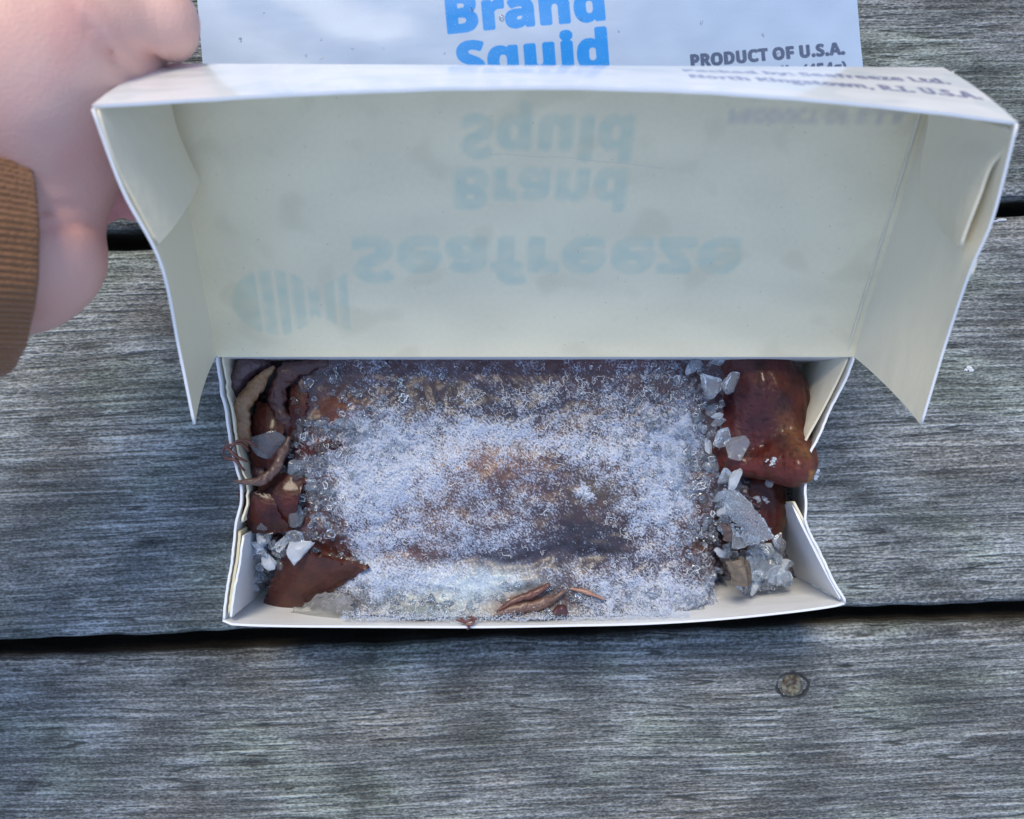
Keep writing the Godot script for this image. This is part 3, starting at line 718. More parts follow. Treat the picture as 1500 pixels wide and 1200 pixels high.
	for s in [-1.0, 1.0]:
		put("side_wall", sheet(between(poly([Vector3(99.1 * s, 0.4, -41), Vector3(99.1 * s, 0.4, 41)], 12), poly([Vector3(99.1 * s, H - 0.5, -41), Vector3(99.1 * s, H - 0.5, 41)], 12), 6, Vector3(0.8 * s, 0, 0)), 0.7), [m_white, m_white], b2)
		put("front_wall" if s > 0 else "back_wall", sheet(between(poly([Vector3(-99, 0.4, 41.1 * s), Vector3(99, 0.4, 41.1 * s)], 20), poly([Vector3(-99, H - 0.5, 41.1 * s), Vector3(99, H - 0.5, 41.1 * s)], 20), 6, Vector3(0, 0, 0.6 * s)), 0.7), [m_white, m_white], b2)
	put("bottom_panel", sheet(between(poly([Vector3(-99, 0.5, -41), Vector3(99, 0.5, -41)], 4), poly([Vector3(-99, 0.5, 41), Vector3(99, 0.5, 41)], 4), 4), 0.7), [m_white, m_white], b2)
	var wet := ice_mat(0.03, 0.03)
	for k in 26:
		var x := rng.randf_range(-96, 96); var z := rng.randf_range(4, 34)
		var s := rng.randf_range(0.2, 0.5) * (1.0 if k > 3 else 1.8)
		var zz := (z + 41.5) / 83.0
		put("water_drop", [lump(Vector3(x, H + 0.55 + 1.2 * sin(PI * (x + 99.5) / 199.0) * sin(PI * zz) + 0.35 * n2((x + 99.5) / 199.0 * 7.0, zz * 4.0), z), Vector3(s, s * 0.4, s * rng.randf_range(0.8, 1.8)), k, 1, 0.3)], [wet], b2)
	org = save

func flip(b: MB) -> MB:
	for k in range(0, b.idx.size(), 3):
		var t := b.idx[k + 1]; b.idx[k + 1] = b.idx[k + 2]; b.idx[k + 2] = t
	return b

# ---------------------------------------------------------------- the frozen squid
func build_squid() -> void:
	var sq := thing("frozen_squid_block", "frozen block of dark red squid crusted with frost inside the open carton", "frozen squid", Vector3(7, 1, 25))
	var wetness := {"clearcoat_enabled": true, "clearcoat": 0.35, "clearcoat_roughness": 0.28}
	var m_body := vmat(0.5, wetness)
	var step := 0.33
	var x0 := -90.5; var z0 := -16.4; var nx := int(193.0 / step); var nzr := int(82.6 / step)
	var m := MB.new()
	var dens := PackedFloat32Array()
	for j in nzr + 1:
		for i in nx + 1:
			var x := x0 + i * step; var z := z0 + j * step
			var f := frost(x, z); dens.push_back(f)
			var grain := 0.8 * nz.get_noise_2d(x * 1.3, z * 1.3) + 0.8 * nz.get_noise_2d(x * 2.4 + 9.0, z * 2.4)
			var mid := 0.6 * nz.get_noise_2d(x * 0.085 + 60.0, z * 0.10) + 0.45 * nz.get_noise_2d(x * 0.24 + 20.0, z * 0.26) + 0.35 * nz.get_noise_2d(x * 0.55, z * 0.6 + 80.0)
			var amt := ss(0.12, 1.0, f + 0.55 * grain + 0.42 * mid)
			var y := top_y(x, z)
			y += clampf(f, 0.15, 1.0) * (0.6 * grain + 0.3 * mid) + 0.5 * maxf(f, 0.0)
			m.pt(Vector3(x, y, z), skin(x, z).lerp(Color(0.58, 0.655, 0.80), amt * 0.85))
	for j in nzr:
		for i in nx:
			var a := j * (nx + 1) + i
			if m.v[a].y <= 2.01 and m.v[a + 1].y <= 2.6 and m.v[a + nx + 1].y <= 2.6 and m.v[a + nx + 2].y <= 2.6: continue
			m.quad(a, a + nx + 1, a + nx + 2, a + 1)
	put("squid_body", [m], [m_body], sq)

	# the bare mantle on the right with its blunt tip over the carton's edge, and a second one below it
	var red := func(p: Vector3) -> Color:
		var c := mixv(Color(0.034, 0.007, 0.006), Color(0.085, 0.016, 0.009), 0.5 + 0.7 * n3(p, 0.11))
		var ridge := exp(-pow((p.x - lerpf(83, 92, clampf((p.z + 8.0) / 24.0, 0, 1))) / 3.2, 2.0)) * ss(-5, 6, p.z)
		c = mixv(c, Color(0.17, 0.075, 0.03), 0.75 * ridge * (0.7 + 0.5 * n3(p, 0.22)))
		if p.z > 15.0 and p.z < 24.0: c = mixv(c, Color(0.12, 0.024, 0.016), 0.5)
		if p.x > 91.5 and p.z > 18.5: c = mixv(c, Color(0.24, 0.12, 0.04), 0.8)
		c = mixv(c, Color(0.06, 0.022, 0.035), 0.35 * exp(-pow((p.x - 76.0) / 7.0, 2.0)) * ss(-14, -2, p.z) * ss(18, 8, p.z))
		if nz.get_noise_3d(p.x * 1.7, p.y * 1.7, p.z * 1.7) > 0.5: c = c * 0.55
		return c
	var bumps := func(p: Vector3) -> float: return 0.22 * nz.get_noise_3d(p.x * 0.13, p.y * 0.13, p.z * 0.13) + 0.45 * nz.get_noise_3d(p.x * 0.07 + p.z * 0.05, p.y * 0.1, p.z * 0.05 - p.x * 0.30) + 0.09 * nz.get_noise_3d(p.x * 0.5, p.y * 0.5, p.z * 0.5)
	var m_red := vmat(0.45, {"metallic_specular": 0.32, "clearcoat_enabled": true, "clearcoat": 0.35, "clearcoat_roughness": 0.14, "heightmap_enabled": true, "heightmap_texture": noise_tex(0.02, 4, 256), "heightmap_scale": 0.04, "uv1_triplanar": true, "uv1_scale": Vector3.ONE * 60.0})
	var caps := [[Vector3(77.2, 20.0, -18.4), Vector3(84.9, 21.0, -3.4), 13.0, 13.5], [Vector3(84.9, 21.0, -3.4), Vector3(88.5, 24.0, 9.1), 13.5, 9.5], [Vector3(88.0, 26.0, 9.0), Vector3(89.5, 34.0, 16.1), 8.8, 6.6], [Vector3(89.9, 34.0, 16.1), Vector3(90.1, 40.0, 19.0), 6.4, 3.4], [Vector3(71.9, 28.0, 17.4), Vector3(89.2, 36.0, 18.6), 4.2, 4.6], [Vector3(71.7, 23.0, 12.5), Vector3(82.6, 21.0, 2.3), 8, 12]]
	var man := put("squid_mantle", [nets(caps, 0.9, 5.0, bumps, red)], [m_red], sq); tag(man, "bare dark red squid mantle with a blunt golden tip")
	caps = [[Vector3(77.7, 14.0, 27.1), Vector3(84.9, 15.0, 34.0), 9.0, 8.5], [Vector3(84.9, 15.0, 34.0), Vector3(86.0, 10.0, 47.8), 8.5, 8.0], [Vector3(86.0, 19.0, 25.9), Vector3(85.3, 14.0, 30.6), 6, 7]]
	put("squid_mantle", [nets(caps, 1.0, 5.0, bumps, red)], [m_red], sq)
	# brown fin lying flat in the front left corner, and the clear membrane beside it
	var brown := func(p: Vector3) -> Color: return mixv(Color(0.050, 0.017, 0.014), Color(0.085, 0.029, 0.021), 0.5 + 0.6 * n3(p, 0.12) + 0.3 * n3(p, 0.6))
	var fin := sheet(patch(Vector3(-87.9, 11.0, 71.9), Vector3(-77.9, 15.0, 71.3), Vector3(-45.9, 33.5, 50.3), Vector3(-73.7, 28.0, 44.7), Vector3(0, 2.6, 0), 28, 0.7, 4.0), 1.6)
	for b in fin:
		for k in b.v.size(): b.col[k] = brown.call(b.v[k])
	put("squid_fin", fin, [m_red], sq)
	var skin_clear := sheet(patch(Vector3(-77.5, 22.0, 69.9), Vector3(-50.4, 33.0, 67.5), Vector3(-51.1, 35.0, 59.8), Vector3(-59.9, 33.5, 58.6), Vector3(0, 1.4, 0), 14, 1.0, 8.0), 0.8)
	put("clear_membrane", skin_clear, [ice_mat(0.12, 0.2, Color(0.85, 0.86, 0.84))], sq)
	# arms
	var tan0 := Color(0.06, 0.022, 0.015); var tan1 := Color(0.25, 0.14, 0.065)
	var m_arm := vmat(0.42, wetness.merged({"heightmap_enabled": true, "heightmap_texture": noise_tex(0.03, 4, 256), "heightmap_scale": 0.05, "uv1_triplanar": true, "uv1_scale": Vector3.ONE * 60.0}))
	put("tentacle", [tube(poly([Vector3(-76.2, 33.0, -13.6), Vector3(-80.0, 35.0, -9.6), Vector3(-84.0, 36.0, -3.9), Vector3(-85.7, 36.0, 2.6), Vector3(-85.1, 36.0, 8.7), Vector3(-85.2, 33.0, 12.7)], 50), [0.7, 1.9, 3.0, 2.4, 2.5, 0.6], 16, tan0, tan1, 0.6, 0.7)], [m_arm], sq)
	put("tentacle", [tube(poly([Vector3(-86.9, 40.0, 22.2), Vector3(-82.5, 40.5, 22.7), Vector3(-78.1, 39.0, 22.0), Vector3(-75.0, 37.0, 19.4), Vector3(-72.9, 36.0, 14.7), Vector3(-71.1, 34.0, 8.7)], 44), [0.3, 1.5, 2.1, 1.6, 1.9, 0.6], 14, Color(0.03, 0.01, 0.012), Color(0.12, 0.065, 0.05), 0.6, 0.7)], [m_arm], sq)
	put("tentacle", [tube(poly([Vector3(-59.8, 30.0, -15.1), Vector3(-68.2, 32.0, -13.6), Vector3(-73.6, 33.0, -9.6), Vector3(-75.4, 32.0, -3.3), Vector3(-74.2, 31.0, 3.3), Vector3(-72.5, 29.0, 10.0)], 50), [1.2, 2.4, 3.0, 2.5, 2.7, 1.0], 16, Color(0.022, 0.007, 0.008), Color(0.065, 0.02, 0.017), 0.7, 0.6)], [m_arm], sq)
	put("tentacle", [tube(poly([Vector3(-89.8, 30.0, -3.3), Vector3(-88.0, 32.0, -9.9), Vector3(-83.6, 32.0, -14.3), Vector3(-79.0, 29.0, -14.5)], 30), [2.0, 3.6, 3.8, 1.5], 14, Color(0.035, 0.02, 0.024), Color(0.085, 0.045, 0.05), 0.3)], [m_arm], sq)
	put("tentacle", [tube(poly([Vector3(-80.5, 24.0, 0.0), Vector3(-80.0, 25.0, 9.0), Vector3(-82.1, 27.0, 20.2), Vector3(-77.1, 27.0, 30.3)], 40), [3.2, 4.2, 3.6, 2.0], 14, Color(0.025, 0.010, 0.013), Color(0.06, 0.022, 0.024), 0.3)], [m_arm], sq)
	put("tentacle", [tube(poly([Vector3(-6.0, 36.8, 65.4), Vector3(0.0, 36.2, 63.4), Vector3(7.6, 35.7, 62.4), Vector3(13.5, 34.7, 60.1), Vector3(17.0, 33.6, 58.1)], 40), [0.5, 1.2, 1.6, 1.3, 0.5], 10, Color(0.08, 0.035, 0.03), Color(0.17, 0.095, 0.07), 0.7, 0.7)], [m_arm], sq)
	put("tentacle", [tube(poly([Vector3(-4.8, 36.4, 64.0), Vector3(0.4, 36.0, 60.6), Vector3(6.5, 35.2, 58.6), Vector3(12.0, 34.2, 55.8)], 36), [0.4, 1.0, 1.5, 0.6], 10, Color(0.06, 0.02, 0.018), Color(0.14, 0.055, 0.04), 0.5)], [m_arm], sq)
	put("tentacle", [tube(poly([Vector3(18.6, 33.6, 57.3), Vector3(24.0, 34.2, 58.4), Vector3(29.4, 34.5, 60.5)], 24), [0.4, 0.8, 0.3], 8, Color(0.2, 0.09, 0.07), Color(0.4, 0.22, 0.16), 0.4)], [m_arm], sq)
	for q in [[Vector3(-79.3, 30.0, 19.9), Vector3(-84.8, 27.0, 38.1), Vector3(-70.5, 30.0, 36.6), Vector3(-65.8, 31.0, 22.1), Vector3(0, 3.0, 0)], [Vector3(-87.2, 33.0, 26.7), Vector3(-84.8, 27.0, 39.9), Vector3(-70.9, 30.0, 38.8), Vector3(-77.1, 33.0, 26.3), Vector3(0, 2.2, 0)], [Vector3(-82.8, 29.0, -2.2), Vector3(-84.1, 29.0, 17.8), Vector3(-74.0, 31.0, 19.9), Vector3(-73.4, 29.0, 0.0), Vector3(0, 2.4, 0)], [Vector3(-67.3, 30.2, 11.5), Vector3(-61.9, 30.8, 16.8), Vector3(-48.9, 31.5, 11.5), Vector3(-55.1, 31.4, 8.8), Vector3(0, 1.2, 0)], [Vector3(-71.2, 29.0, -8.9), Vector3(-72.0, 29.5, 8.9), Vector3(-66.9, 30.0, 11.1), Vector3(-66.1, 30.0, -5.5), Vector3(0, 1.0, 0)]]:
		var fold := sheet(patch(q[0], q[1], q[2], q[3], q[4] * 1.5, 24, 0.35, q[0].z), 2.4)
		for b in fold:
			for k in b.v.size(): b.col[k] = mixv(Color(0.030, 0.007, 0.007), Color(0.080, 0.018, 0.012), 0.5 + 0.6 * n3(b.v[k], 0.13) + 0.3 * n3(b.v[k], 0.7))
		put("squid_skin", fold, [m_red], sq)
	# thin curled threads: over the left wall, over the front wall
	var thr := vmat(0.4, wetness.duplicate())
	for a in [[Vector3(-83.0, 39.0, 16.3), Vector3(-85.6, 42.0, 14.4), Vector3(-88.7, 41.0, 11.7), Vector3(-90.8, 38.0, 13.3), Vector3(-90.9, 36.0, 16.0)], [Vector3(-82.9, 38.0, 12.9), Vector3(-84.4, 41.0, 10.6), Vector3(-87.5, 42.0, 11.0), Vector3(-89.2, 40.0, 9.8)], [Vector3(-83.8, 39.0, 19.2), Vector3(-85.6, 42.5, 15.6), Vector3(-88.2, 41.0, 15.3), Vector3(-91.2, 37.0, 14.7)], [Vector3(-80.8, 37.0, 11.9), Vector3(-83.1, 40.0, 9.6), Vector3(-85.6, 42.0, 10.1), Vector3(-87.4, 41.0, 12.7)],
			[Vector3(-16.1, 38.0, 65.7), Vector3(-14.2, 41.0, 66.6), Vector3(-13.4, 40.5, 67.8), Vector3(-14.3, 36.0, 69.7)], [Vector3(-10.7, 38.0, 65.7), Vector3(-13.2, 41.0, 65.5), Vector3(-14.8, 41.0, 66.0), Vector3(-17.5, 39.0, 65.9)], [Vector3(-12.8, 39.0, 64.8), Vector3(-11.9, 40.6, 66.1), Vector3(-12.9, 41.2, 66.8), Vector3(-14.8, 41.0, 66.2)]]:
		put("tentacle_tip", [tube(poly(a, 24), [0.35, 0.5, 0.45, 0.2], 7, Color(0.07, 0.02, 0.016), Color(0.15, 0.05, 0.04), 0.3)], [thr], sq)
	put("tentacle_sucker", [tube(poly([Vector3(13.3, 37.4, 64.4), Vector3(15.5, 37.6, 63.0), Vector3(17.2, 37.4, 64.8)], 20), [0.9, 1.5, 0.8], 10, Color(0.04, 0.01, 0.014), Color(0.08, 0.025, 0.028), 0.5)], [m_arm], sq)
	# pale half disc (cut ring of a squid) between the ice at the front right
	for q in [[Vector3(68.0, 36.0, 48.1), Vector3(72.4, 35.5, 46.4), Vector3(74.5, 34.5, 56.2), Vector3(70.0, 35.0, 55.4), Vector3(1.4, 3.2, 0), Color(0.16, 0.12, 0.08)], [Vector3(72.5, 34.5, 46.8), Vector3(75.1, 34.0, 49.3), Vector3(75.9, 33.5, 54.7), Vector3(74.2, 34.0, 56.3), Vector3(1.0, 1.4, 0), Color(0.10, 0.07, 0.05)], [Vector3(66.5, 35.0, 36.1), Vector3(68.7, 35.0, 36.9), Vector3(69.4, 34.0, 41.9), Vector3(67.5, 34.5, 41.4), Vector3(1.2, 1.5, 0), Color(0.09, 0.055, 0.045)]]:
		var ring := sheet(patch(q[0], q[1], q[2], q[3], q[4], 12, 0.5, q[0].x), 1.0)
		for b in ring:
			for k in b.v.size(): b.col[k] = q[5] * (1.0 + 0.35 * n3(b.v[k], 0.5))
		put("squid_ring", ring, [m_arm], sq)

	# suckers and white grains on the bare skin
	var m_grain := mat(Color(0.72, 0.68, 0.64), 0.5)
	for s in [[385,728,1.0], [392,735,0.9], [401,724,0.9], [407,730,0.9], [420,731,0.9], [395,743,0.9], [378,729,1.1], [411,719,0.8], [352,610,0.9], [362,583,1.0], [371,565,1.0], [352,600,0.6], [432,600,1.0], [700,1,0], [745,876,0.8]]:
		if s[2] == 0: continue
		var x: float = (s[0] - 750.0) * 0.2216; var z: float = (s[1] - 600.0) * 0.2216
		var y := maxf(top_y(x, z), 29.0 if s[0] < 375 and s[1] < 700 else 0.0) + (2.6 if s[0] < 375 and s[1] < 700 else 0.5)
		put("white_grain", [lump(Vector3(x, y, z), Vector3(0.75, 0.5, 0.6) * s[2], s[0], 1, 0.3)], [m_grain], sq)

	# ---- ice
	var clear := ice_mat(0.03, 0.04); var milky := ice_mat(0.11, 0.07, Color(0.86, 0.93, 1.0)); var snow := ice_mat(0.4, 0.25, Color(0.84, 0.91, 1.0))
	var chunk := func(px: Vector3, size: Vector3, k: int, sd: float, facets := true, turn := 0.0):
		put("ice_chunk", [splinter(px, size, int(sd * 10.0), turn + sd) if facets else lump(px, size, sd, 2, 0.5)], [[clear, milky, snow][k]], sq)
	chunk.call(Vector3(-78.3, 34.0, 11.3), Vector3(3.6, 1.6, 4.8), 1, 1.0, true, 0.4)
	for k in 46:      # crust along the left wall
		var t := rng.randf()
		var p := Vector3(-86.4, 22.0, 45.7).lerp(Vector3(-77.6, 30.0, 38.8), rng.randf()) + Vector3(rng.randfn(0, 2.5), rng.randfn(0, 1.2), rng.randfn(0, 4.2))
		if k > 30: p = Vector3(-87.7, 16.0, 57.3) + Vector3(rng.randfn(0, 1.5), rng.randfn(0, 1.0), rng.randfn(0, 2.5))
		chunk.call(p, Vector3(rng.randf_range(0.9, 2.2), rng.randf_range(0.7, 1.6), rng.randf_range(0.9, 2.2)), 1 if t < 0.6 else 2, k * 3.1)
	chunk.call(Vector3(-68.7, 31.5, 45.4), Vector3(3.0, 2.0, 4.6), 2, 12.0)
	chunk.call(Vector3(-70.5, 31.5, 42.3), Vector3(2.4, 1.8, 2.4), 1, 13.0)
	chunk.call(Vector3(-70.1, 31.5, 34.2), Vector3(3.2, 1.6, 2.4), 1, 14.0)
	chunk.call(Vector3(-74.0, 30.0, 44.3), Vector3(2.6, 1.6, 2.8), 0, 15.0)
	for a in [[Vector3(64.1, 34.0, -8.3), 3.4, 2.6, 4.4, 1], [Vector3(69.9, 34.5, -8.3), 2.8, 1.1, 3.4, 1], [Vector3(67.4, 35.0, 8.7), 3.2, 1.4, 3.0, 1], [Vector3(71.2, 35.3, 11.9), 3.8, 0.9, 3.2, 1], [Vector3(66.2, 33.0, -16.4), 2.6, 1.4, 2.0, 1], [Vector3(59.1, 33.0, -14.2), 3.4, 1.4, 2.0, 1], [Vector3(71.2, 33.0, 22.3), 1.8, 1.4, 3.0, 2], [Vector3(68.3, 33.0, 21.9), 2.6, 1.4, 2.4, 1], [Vector3(82.8, 33.0, 23.2), 1.6, 1.0, 1.6, 1], [Vector3(71.8, 34.0, 42.5), 2.6, 1.2, 3.6, 1], [Vector3(-61.3, 33.0, 35.0), 2.4, 1.6, 3.0, 0], [Vector3(-68.2, 32.0, 19.8), 4.0, 1.3, 2.2, 1], [Vector3(-61.3, 33.0, 16.4), 3.6, 1.5, 3.0, 0], [Vector3(-50.0, 35.0, 8.7), 3.6, 1.6, 3.0, 0], [Vector3(-61.2, 33.5, 6.1), 4.0, 1.5, 2.6, 0], [Vector3(-54.4, 34.5, 4.4), 3.2, 1.4, 2.2, 1], [Vector3(-68.4, 31.0, 8.8), 2.4, 1.5, 2.2, 0], [Vector3(-74.0, 31.0, 22.1), 3.0, 1.2, 1.8, 1], [Vector3(-68.2, 32.0, 22.7), 2.4, 1.2, 2.6, 0]]:
		chunk.call(a[0], Vector3(a[1], a[2], a[3]), a[4], a[0].x * 0.7)
	for k in 68:       # glassy pieces fused along the edges of the crust
		var c := Vector3(-61.5, 32.5, 19.8) + Vector3(rng.randfn(0, 8.0), 0, rng.randfn(0, 13.0))
		if k % 2: c = Vector3(58.2, 32.5, 12.1) + Vector3(rng.randfn(0, 8.5), 0, rng.randfn(0, 13.0))
		if k % 9 == 0: c = Vector3(32.7, 34.0, 61.1) + Vector3(rng.randfn(0, 30.0), 0, rng.randfn(0, 2.5))
		c.z = clampf(c.z, -14.0, 63.0); c.x = clampf(c.x, -74.0, 72.0)
		c.y = top_y(c.x, c.z) + 0.5
		if c.y > 18.0: chunk.call(c, Vector3(rng.randf_range(0.7, 2.3), rng.randf_range(0.5, 1.0), rng.randf_range(0.7, 2.3)), [0, 1, 0, 1, 1][k % 5], k * 0.73 + 0.1)
	for k in 30:       # flat wet slivers where the crust breaks off towards the bare mantle
		var c := Vector3(68.6, 32.0, 22.0).lerp(Vector3(67.7, 32.0, 55.0), rng.randf()) + Vector3(rng.randfn(0, 3.2), 0, rng.randfn(0, 3.0))
		if k % 3 == 0: c = Vector3(65.5, 32.0, 0.0) + Vector3(rng.randfn(0, 2.6), 0, rng.randfn(0, 8.0))
		c.z = clampf(c.z, -14.0, 60.0); c.y = maxf(top_y(c.x, c.z), 25.0) + 0.7
		chunk.call(c, Vector3(rng.randf_range(1.2, 2.8), rng.randf_range(0.4, 0.8), rng.randf_range(1.0, 2.4)), [1, 0, 1, 2][k % 4], k * 0.91 + 40.0)
	# white crumbs of snow on the bare mantle
	for c in [Vector3(82.5, 38.5, 16.5), Vector3(83.5, 24.5, 29.4)]:
		for k in 14:
			chunk.call(c + Vector3(rng.randfn(0, 1.5), rng.randfn(0, 0.2), rng.randfn(0, 0.8)), Vector3.ONE * rng.randf_range(0.35, 0.85), 2, k * 1.9 + c.x)
	# big curved shard that bridges the front right corner
	var left_e := poly([Vector3(66.2, 36.0, 25.1), Vector3(67.8, 35.0, 32.2), Vector3(71.8, 34.0, 36.7), Vector3(75.2, 32.0, 43.3)], 24); var right_e := poly([Vector3(71.1, 37.0, 25.9), Vector3(75.5, 37.0, 30.2), Vector3(79.7, 36.0, 35.1), Vector3(83.2, 35.0, 40.4)], 24)
	var sh := []
	for i in 25:
		var r := []
		for j in 15:
			var u := j / 14.0
			var p: Vector3 = left_e[i].lerp(right_e[i], u) + Vector3(0, 2.6 * sin(PI * (0.25 + 0.75 * u)), 0)
			p += Vector3(n2(i * 0.8, 1.0) * 1.3 * pow(1.0 - u, 2.0), 0.25 * n2(i * 0.6, j * 0.7) + 0.12 * n2(i * 1.3, j * 1.3), n2(i * 0.5, j * 0.5) * 0.5)
			r.append(p)
		sh.append(r)
	var shard := sheet(sh, 1.1)
	put("ice_shard", shard, [ice_mat(0.14, 0.10, Color(0.86, 0.93, 1.0))], sq)
	# crushed ice in the front right corner
	for k in 130:
		var c := Vector3(90.6, 19.0, 53.2).lerp(Vector3(80.6, 26.0, 56.3), rng.randf())
		var p: Vector3 = c + Vector3(rng.randfn(0, 3.6), rng.randfn(0, 2.0), rng.randfn(0, 5.0))
		if p.x > 92.5 - 0.16 * maxf(0.0, 55.0 - p.z) or p.z > 58.5: continue
		p.y = maxf(p.y, 3.0)
		chunk.call(p, Vector3(rng.randf_range(1.0, 2.9), rng.randf_range(0.7, 1.9), rng.randf_range(1.0, 2.9)), [1, 1, 0, 2][k % 4], k * 2.3)

	# frost: thousands of crystals far too small to count
	var stars := []; var threads := []; var beads := []
	for k in 4:
		var s := MB.new()
		for a in 6:
			var d := Vector3(rng.randfn(), rng.randfn(), rng.randfn()).normalized()
			var e := d.cross(Vector3(rng.randfn(), rng.randfn(), 0.3)).normalized(); var g := d.cross(e)
			var l := rng.randf_range(0.55, 1.0)
			var q := [s.pt(e * 0.16), s.pt((e * -0.5 + g * 0.86) * 0.16), s.pt((e * -0.5 - g * 0.86) * 0.16), s.pt(d * l)]
			s.tri(q[0], q[1], q[3]); s.tri(q[1], q[2], q[3]); s.tri(q[2], q[0], q[3])
		s.flat(); stars.append(s)
	for k in 6:
		var path := [Vector3.ZERO]; var ang := rng.randf() * TAU
		for a in 11:
			ang += rng.randfn(0, 1.0)
			path.append(path[-1] + Vector3(cos(ang), 0.18 * rng.randfn(), sin(ang)) * 0.36)
		threads.append(tube(path, [0.035, 0.06, 0.055, 0.03], 5, Color.WHITE, Color.WHITE))
	for k in 5: beads.append(lump(Vector3.ZERO, Vector3(1.0, 0.6, 1.0), 20.0 + k * 3.0, 2, 0.5, 1.2))
	var m_frost := mat(Color(0.68, 0.76, 0.90), 0.55, {"backlight_enabled": true, "backlight": Color(0.5, 0.52, 0.55)})
	var m_thread := mat(Color(0.9, 0.93, 0.97), 0.2)
	var spots := [[], [], [], [], [], [], [], [], [], []]
	var tries := 0
	while tries < 420000:
		tries += 1
		var i := rng.randi_range(2, nx - 2); var j := rng.randi_range(2, nzr - 2)
		var at := j * (nx + 1) + i
		if m.v[at].y < 15.0: continue
		var f := dens[at] + 0.30 * n2(m.v[at].x * 0.085 + 60.0, m.v[at].z * 0.10) + 0.25 * n2(m.v[at].x * 0.24 + 20.0, m.v[at].z * 0.26) + 0.5 * (0.8 * nz.get_noise_2d(m.v[at].x * 1.3, m.v[at].z * 1.3) + 0.8 * nz.get_noise_2d(m.v[at].x * 2.4 + 9.0, m.v[at].z * 2.4))
		if rng.randf() > pow(clampf(f * 0.72, 0.0, 1.0), 2.4): continue
		var s := rng.randf_range(0.14, 0.32)
		spots[rng.randi() % 4].append(Transform3D(Basis(Vector3(rng.randfn(), rng.randfn(), rng.randfn()).normalized(), rng.randf() * TAU).scaled(Vector3.ONE * s), m.v[at] + Vector3(rng.randf_range(-0.25, 0.25), 0.1 + 0.35 * rng.randf() * clampf(f, 0, 1), rng.randf_range(-0.25, 0.25))))
	tries = 0
	while tries < 13000:
		tries += 1
		var i := rng.randi_range(2, nx - 2); var j := rng.randi_range(2, nzr - 2)
		var at := j * (nx + 1) + i
		if m.v[at].y < 20.0: continue
		var f := dens[at]
		var want := 0.10
		for g in thread_spots:
			want += g[4] * exp(-pow((m.v[at].x - g[0]) / g[2], 2.0) - pow((m.v[at].z - g[1]) / g[3], 2.0))
		if f < 0.0 or rng.randf() > want * (0.55 + 0.9 * n2(m.v[at].x * 0.17, m.v[at].z * 0.17)): continue
		spots[4 + rng.randi() % 6].append(Transform3D(Basis.from_euler(Vector3(rng.randfn(0, 0.3), rng.randf() * TAU, rng.randfn(0, 0.3))).scaled(Vector3.ONE * rng.randf_range(0.35, 1.25)), m.v[at] + Vector3(0, 0.55, 0)))
	print("crystals ", spots.map(func(x): return x.size()))
	for k in 1500:
		var c := Vector3(89.3, 23.0, 52.4).lerp(Vector3(79.7, 29.0, 55.6), rng.randf()) + Vector3(rng.randfn(0, 3.4), rng.randfn(0, 1.6), rng.randfn(0, 5.0))
		if k % 4 < 3: c = Vector3(66.7, 37.6, 26.9).lerp(Vector3(78.2, 36.4, 40.6), rng.randf()) + Vector3(rng.randfn(0, 2.2), rng.randfn(0, 0.5), rng.randfn(0, 1.8))
		if k % 4 == 1: c = Vector3(-82.2, 26.0, 47.3).lerp(Vector3(-77.6, 35.5, 11.9), 0.0 if k % 8 else 1.0) + Vector3(rng.randfn(0, 2.6), rng.randfn(0, 1.2), rng.randfn(0, 4.0 if k % 8 else 1.8))
		c.x = minf(c.x, 92.0 - 0.16 * maxf(0.0, 55.0 - c.z)); c.z = minf(c.z, 59.0)
		spots[k % 4].append(Transform3D(Basis(Vector3(rng.randfn(), rng.randfn(), rng.randfn()).normalized(), rng.randf() * TAU).scaled(Vector3.ONE * rng.randf_range(0.15, 0.35)), c))
	for k in 3000:      # rime along the front wall
		var t := rng.randf()
		var c := Vector3(-53.9, 37.0, 66.2).lerp(Vector3(56.1, 37.0, 65.3), t) + Vector3(0, rng.randfn(0, 1.0), -absf(rng.randfn(0, 1.2)) + 0.8 * sin(PI * t))
		spots[k % 4].append(Transform3D(Basis(Vector3(rng.randfn(), rng.randfn(), rng.randfn()).normalized(), rng.randf() * TAU).scaled(Vector3.ONE * rng.randf_range(0.2, 0.55)), c))
	for k in 10:
		scatter("frost", stars[k] if k < 4 else threads[k - 4], spots[k], m_frost if k < 4 else m_thread, sq)
	# clear beads of melting ice
	var loops := []  # white loops stand in for bright light refracted at the bead outlines
	for k in 5:
		var path := []
		for a in 15:
			var an := TAU * a / 14.0
			path.append(Vector3(cos(an), 0.12 * sin(an * 2.0), sin(an) * (0.6 + 0.08 * k)) * (1.0 + 0.75 * n2(cos(an) * 1.1 + k * 9.0, sin(an) * 1.1)))
		loops.append(tube(path, [0.07, 0.13, 0.08, 0.14, 0.06], 6, Color.WHITE, Color.WHITE, 0.3))
	var hoop := [[], [], [], [], []]
	var wet := [[], [], [], [], []]
	for g in [[Vector3(-61.8, 31.0, 30.9), 6.0, 15.0, 150], [Vector3(-57.4, 31.0, 8.8), 16.0, 6.0, 170], [Vector3(55.2, 31.0, 4.4), 9.0, 14.0, 190], [Vector3(61.8, 31.0, 35.3), 6.0, 16.0, 150], [Vector3(39.7, 31.0, 8.8), 12.0, 10.0, 60], [Vector3(-59.6, 31.0, 54.1), 8.0, 6.0, 60], [Vector3(64.0, 31.0, 61.8), 10.0, 4.0, 60], [Vector3(33.1, 31.0, 61.8), 14.0, 4.0, 60], [Vector3(-28.7, 31.0, 61.8), 22.0, 4.0, 60], [Vector3(0.0, 36.0, 65.8), 45.0, 0.8, 160], [Vector3(-46.4, 31.0, -8.8), 16.0, 8.0, 60]]:
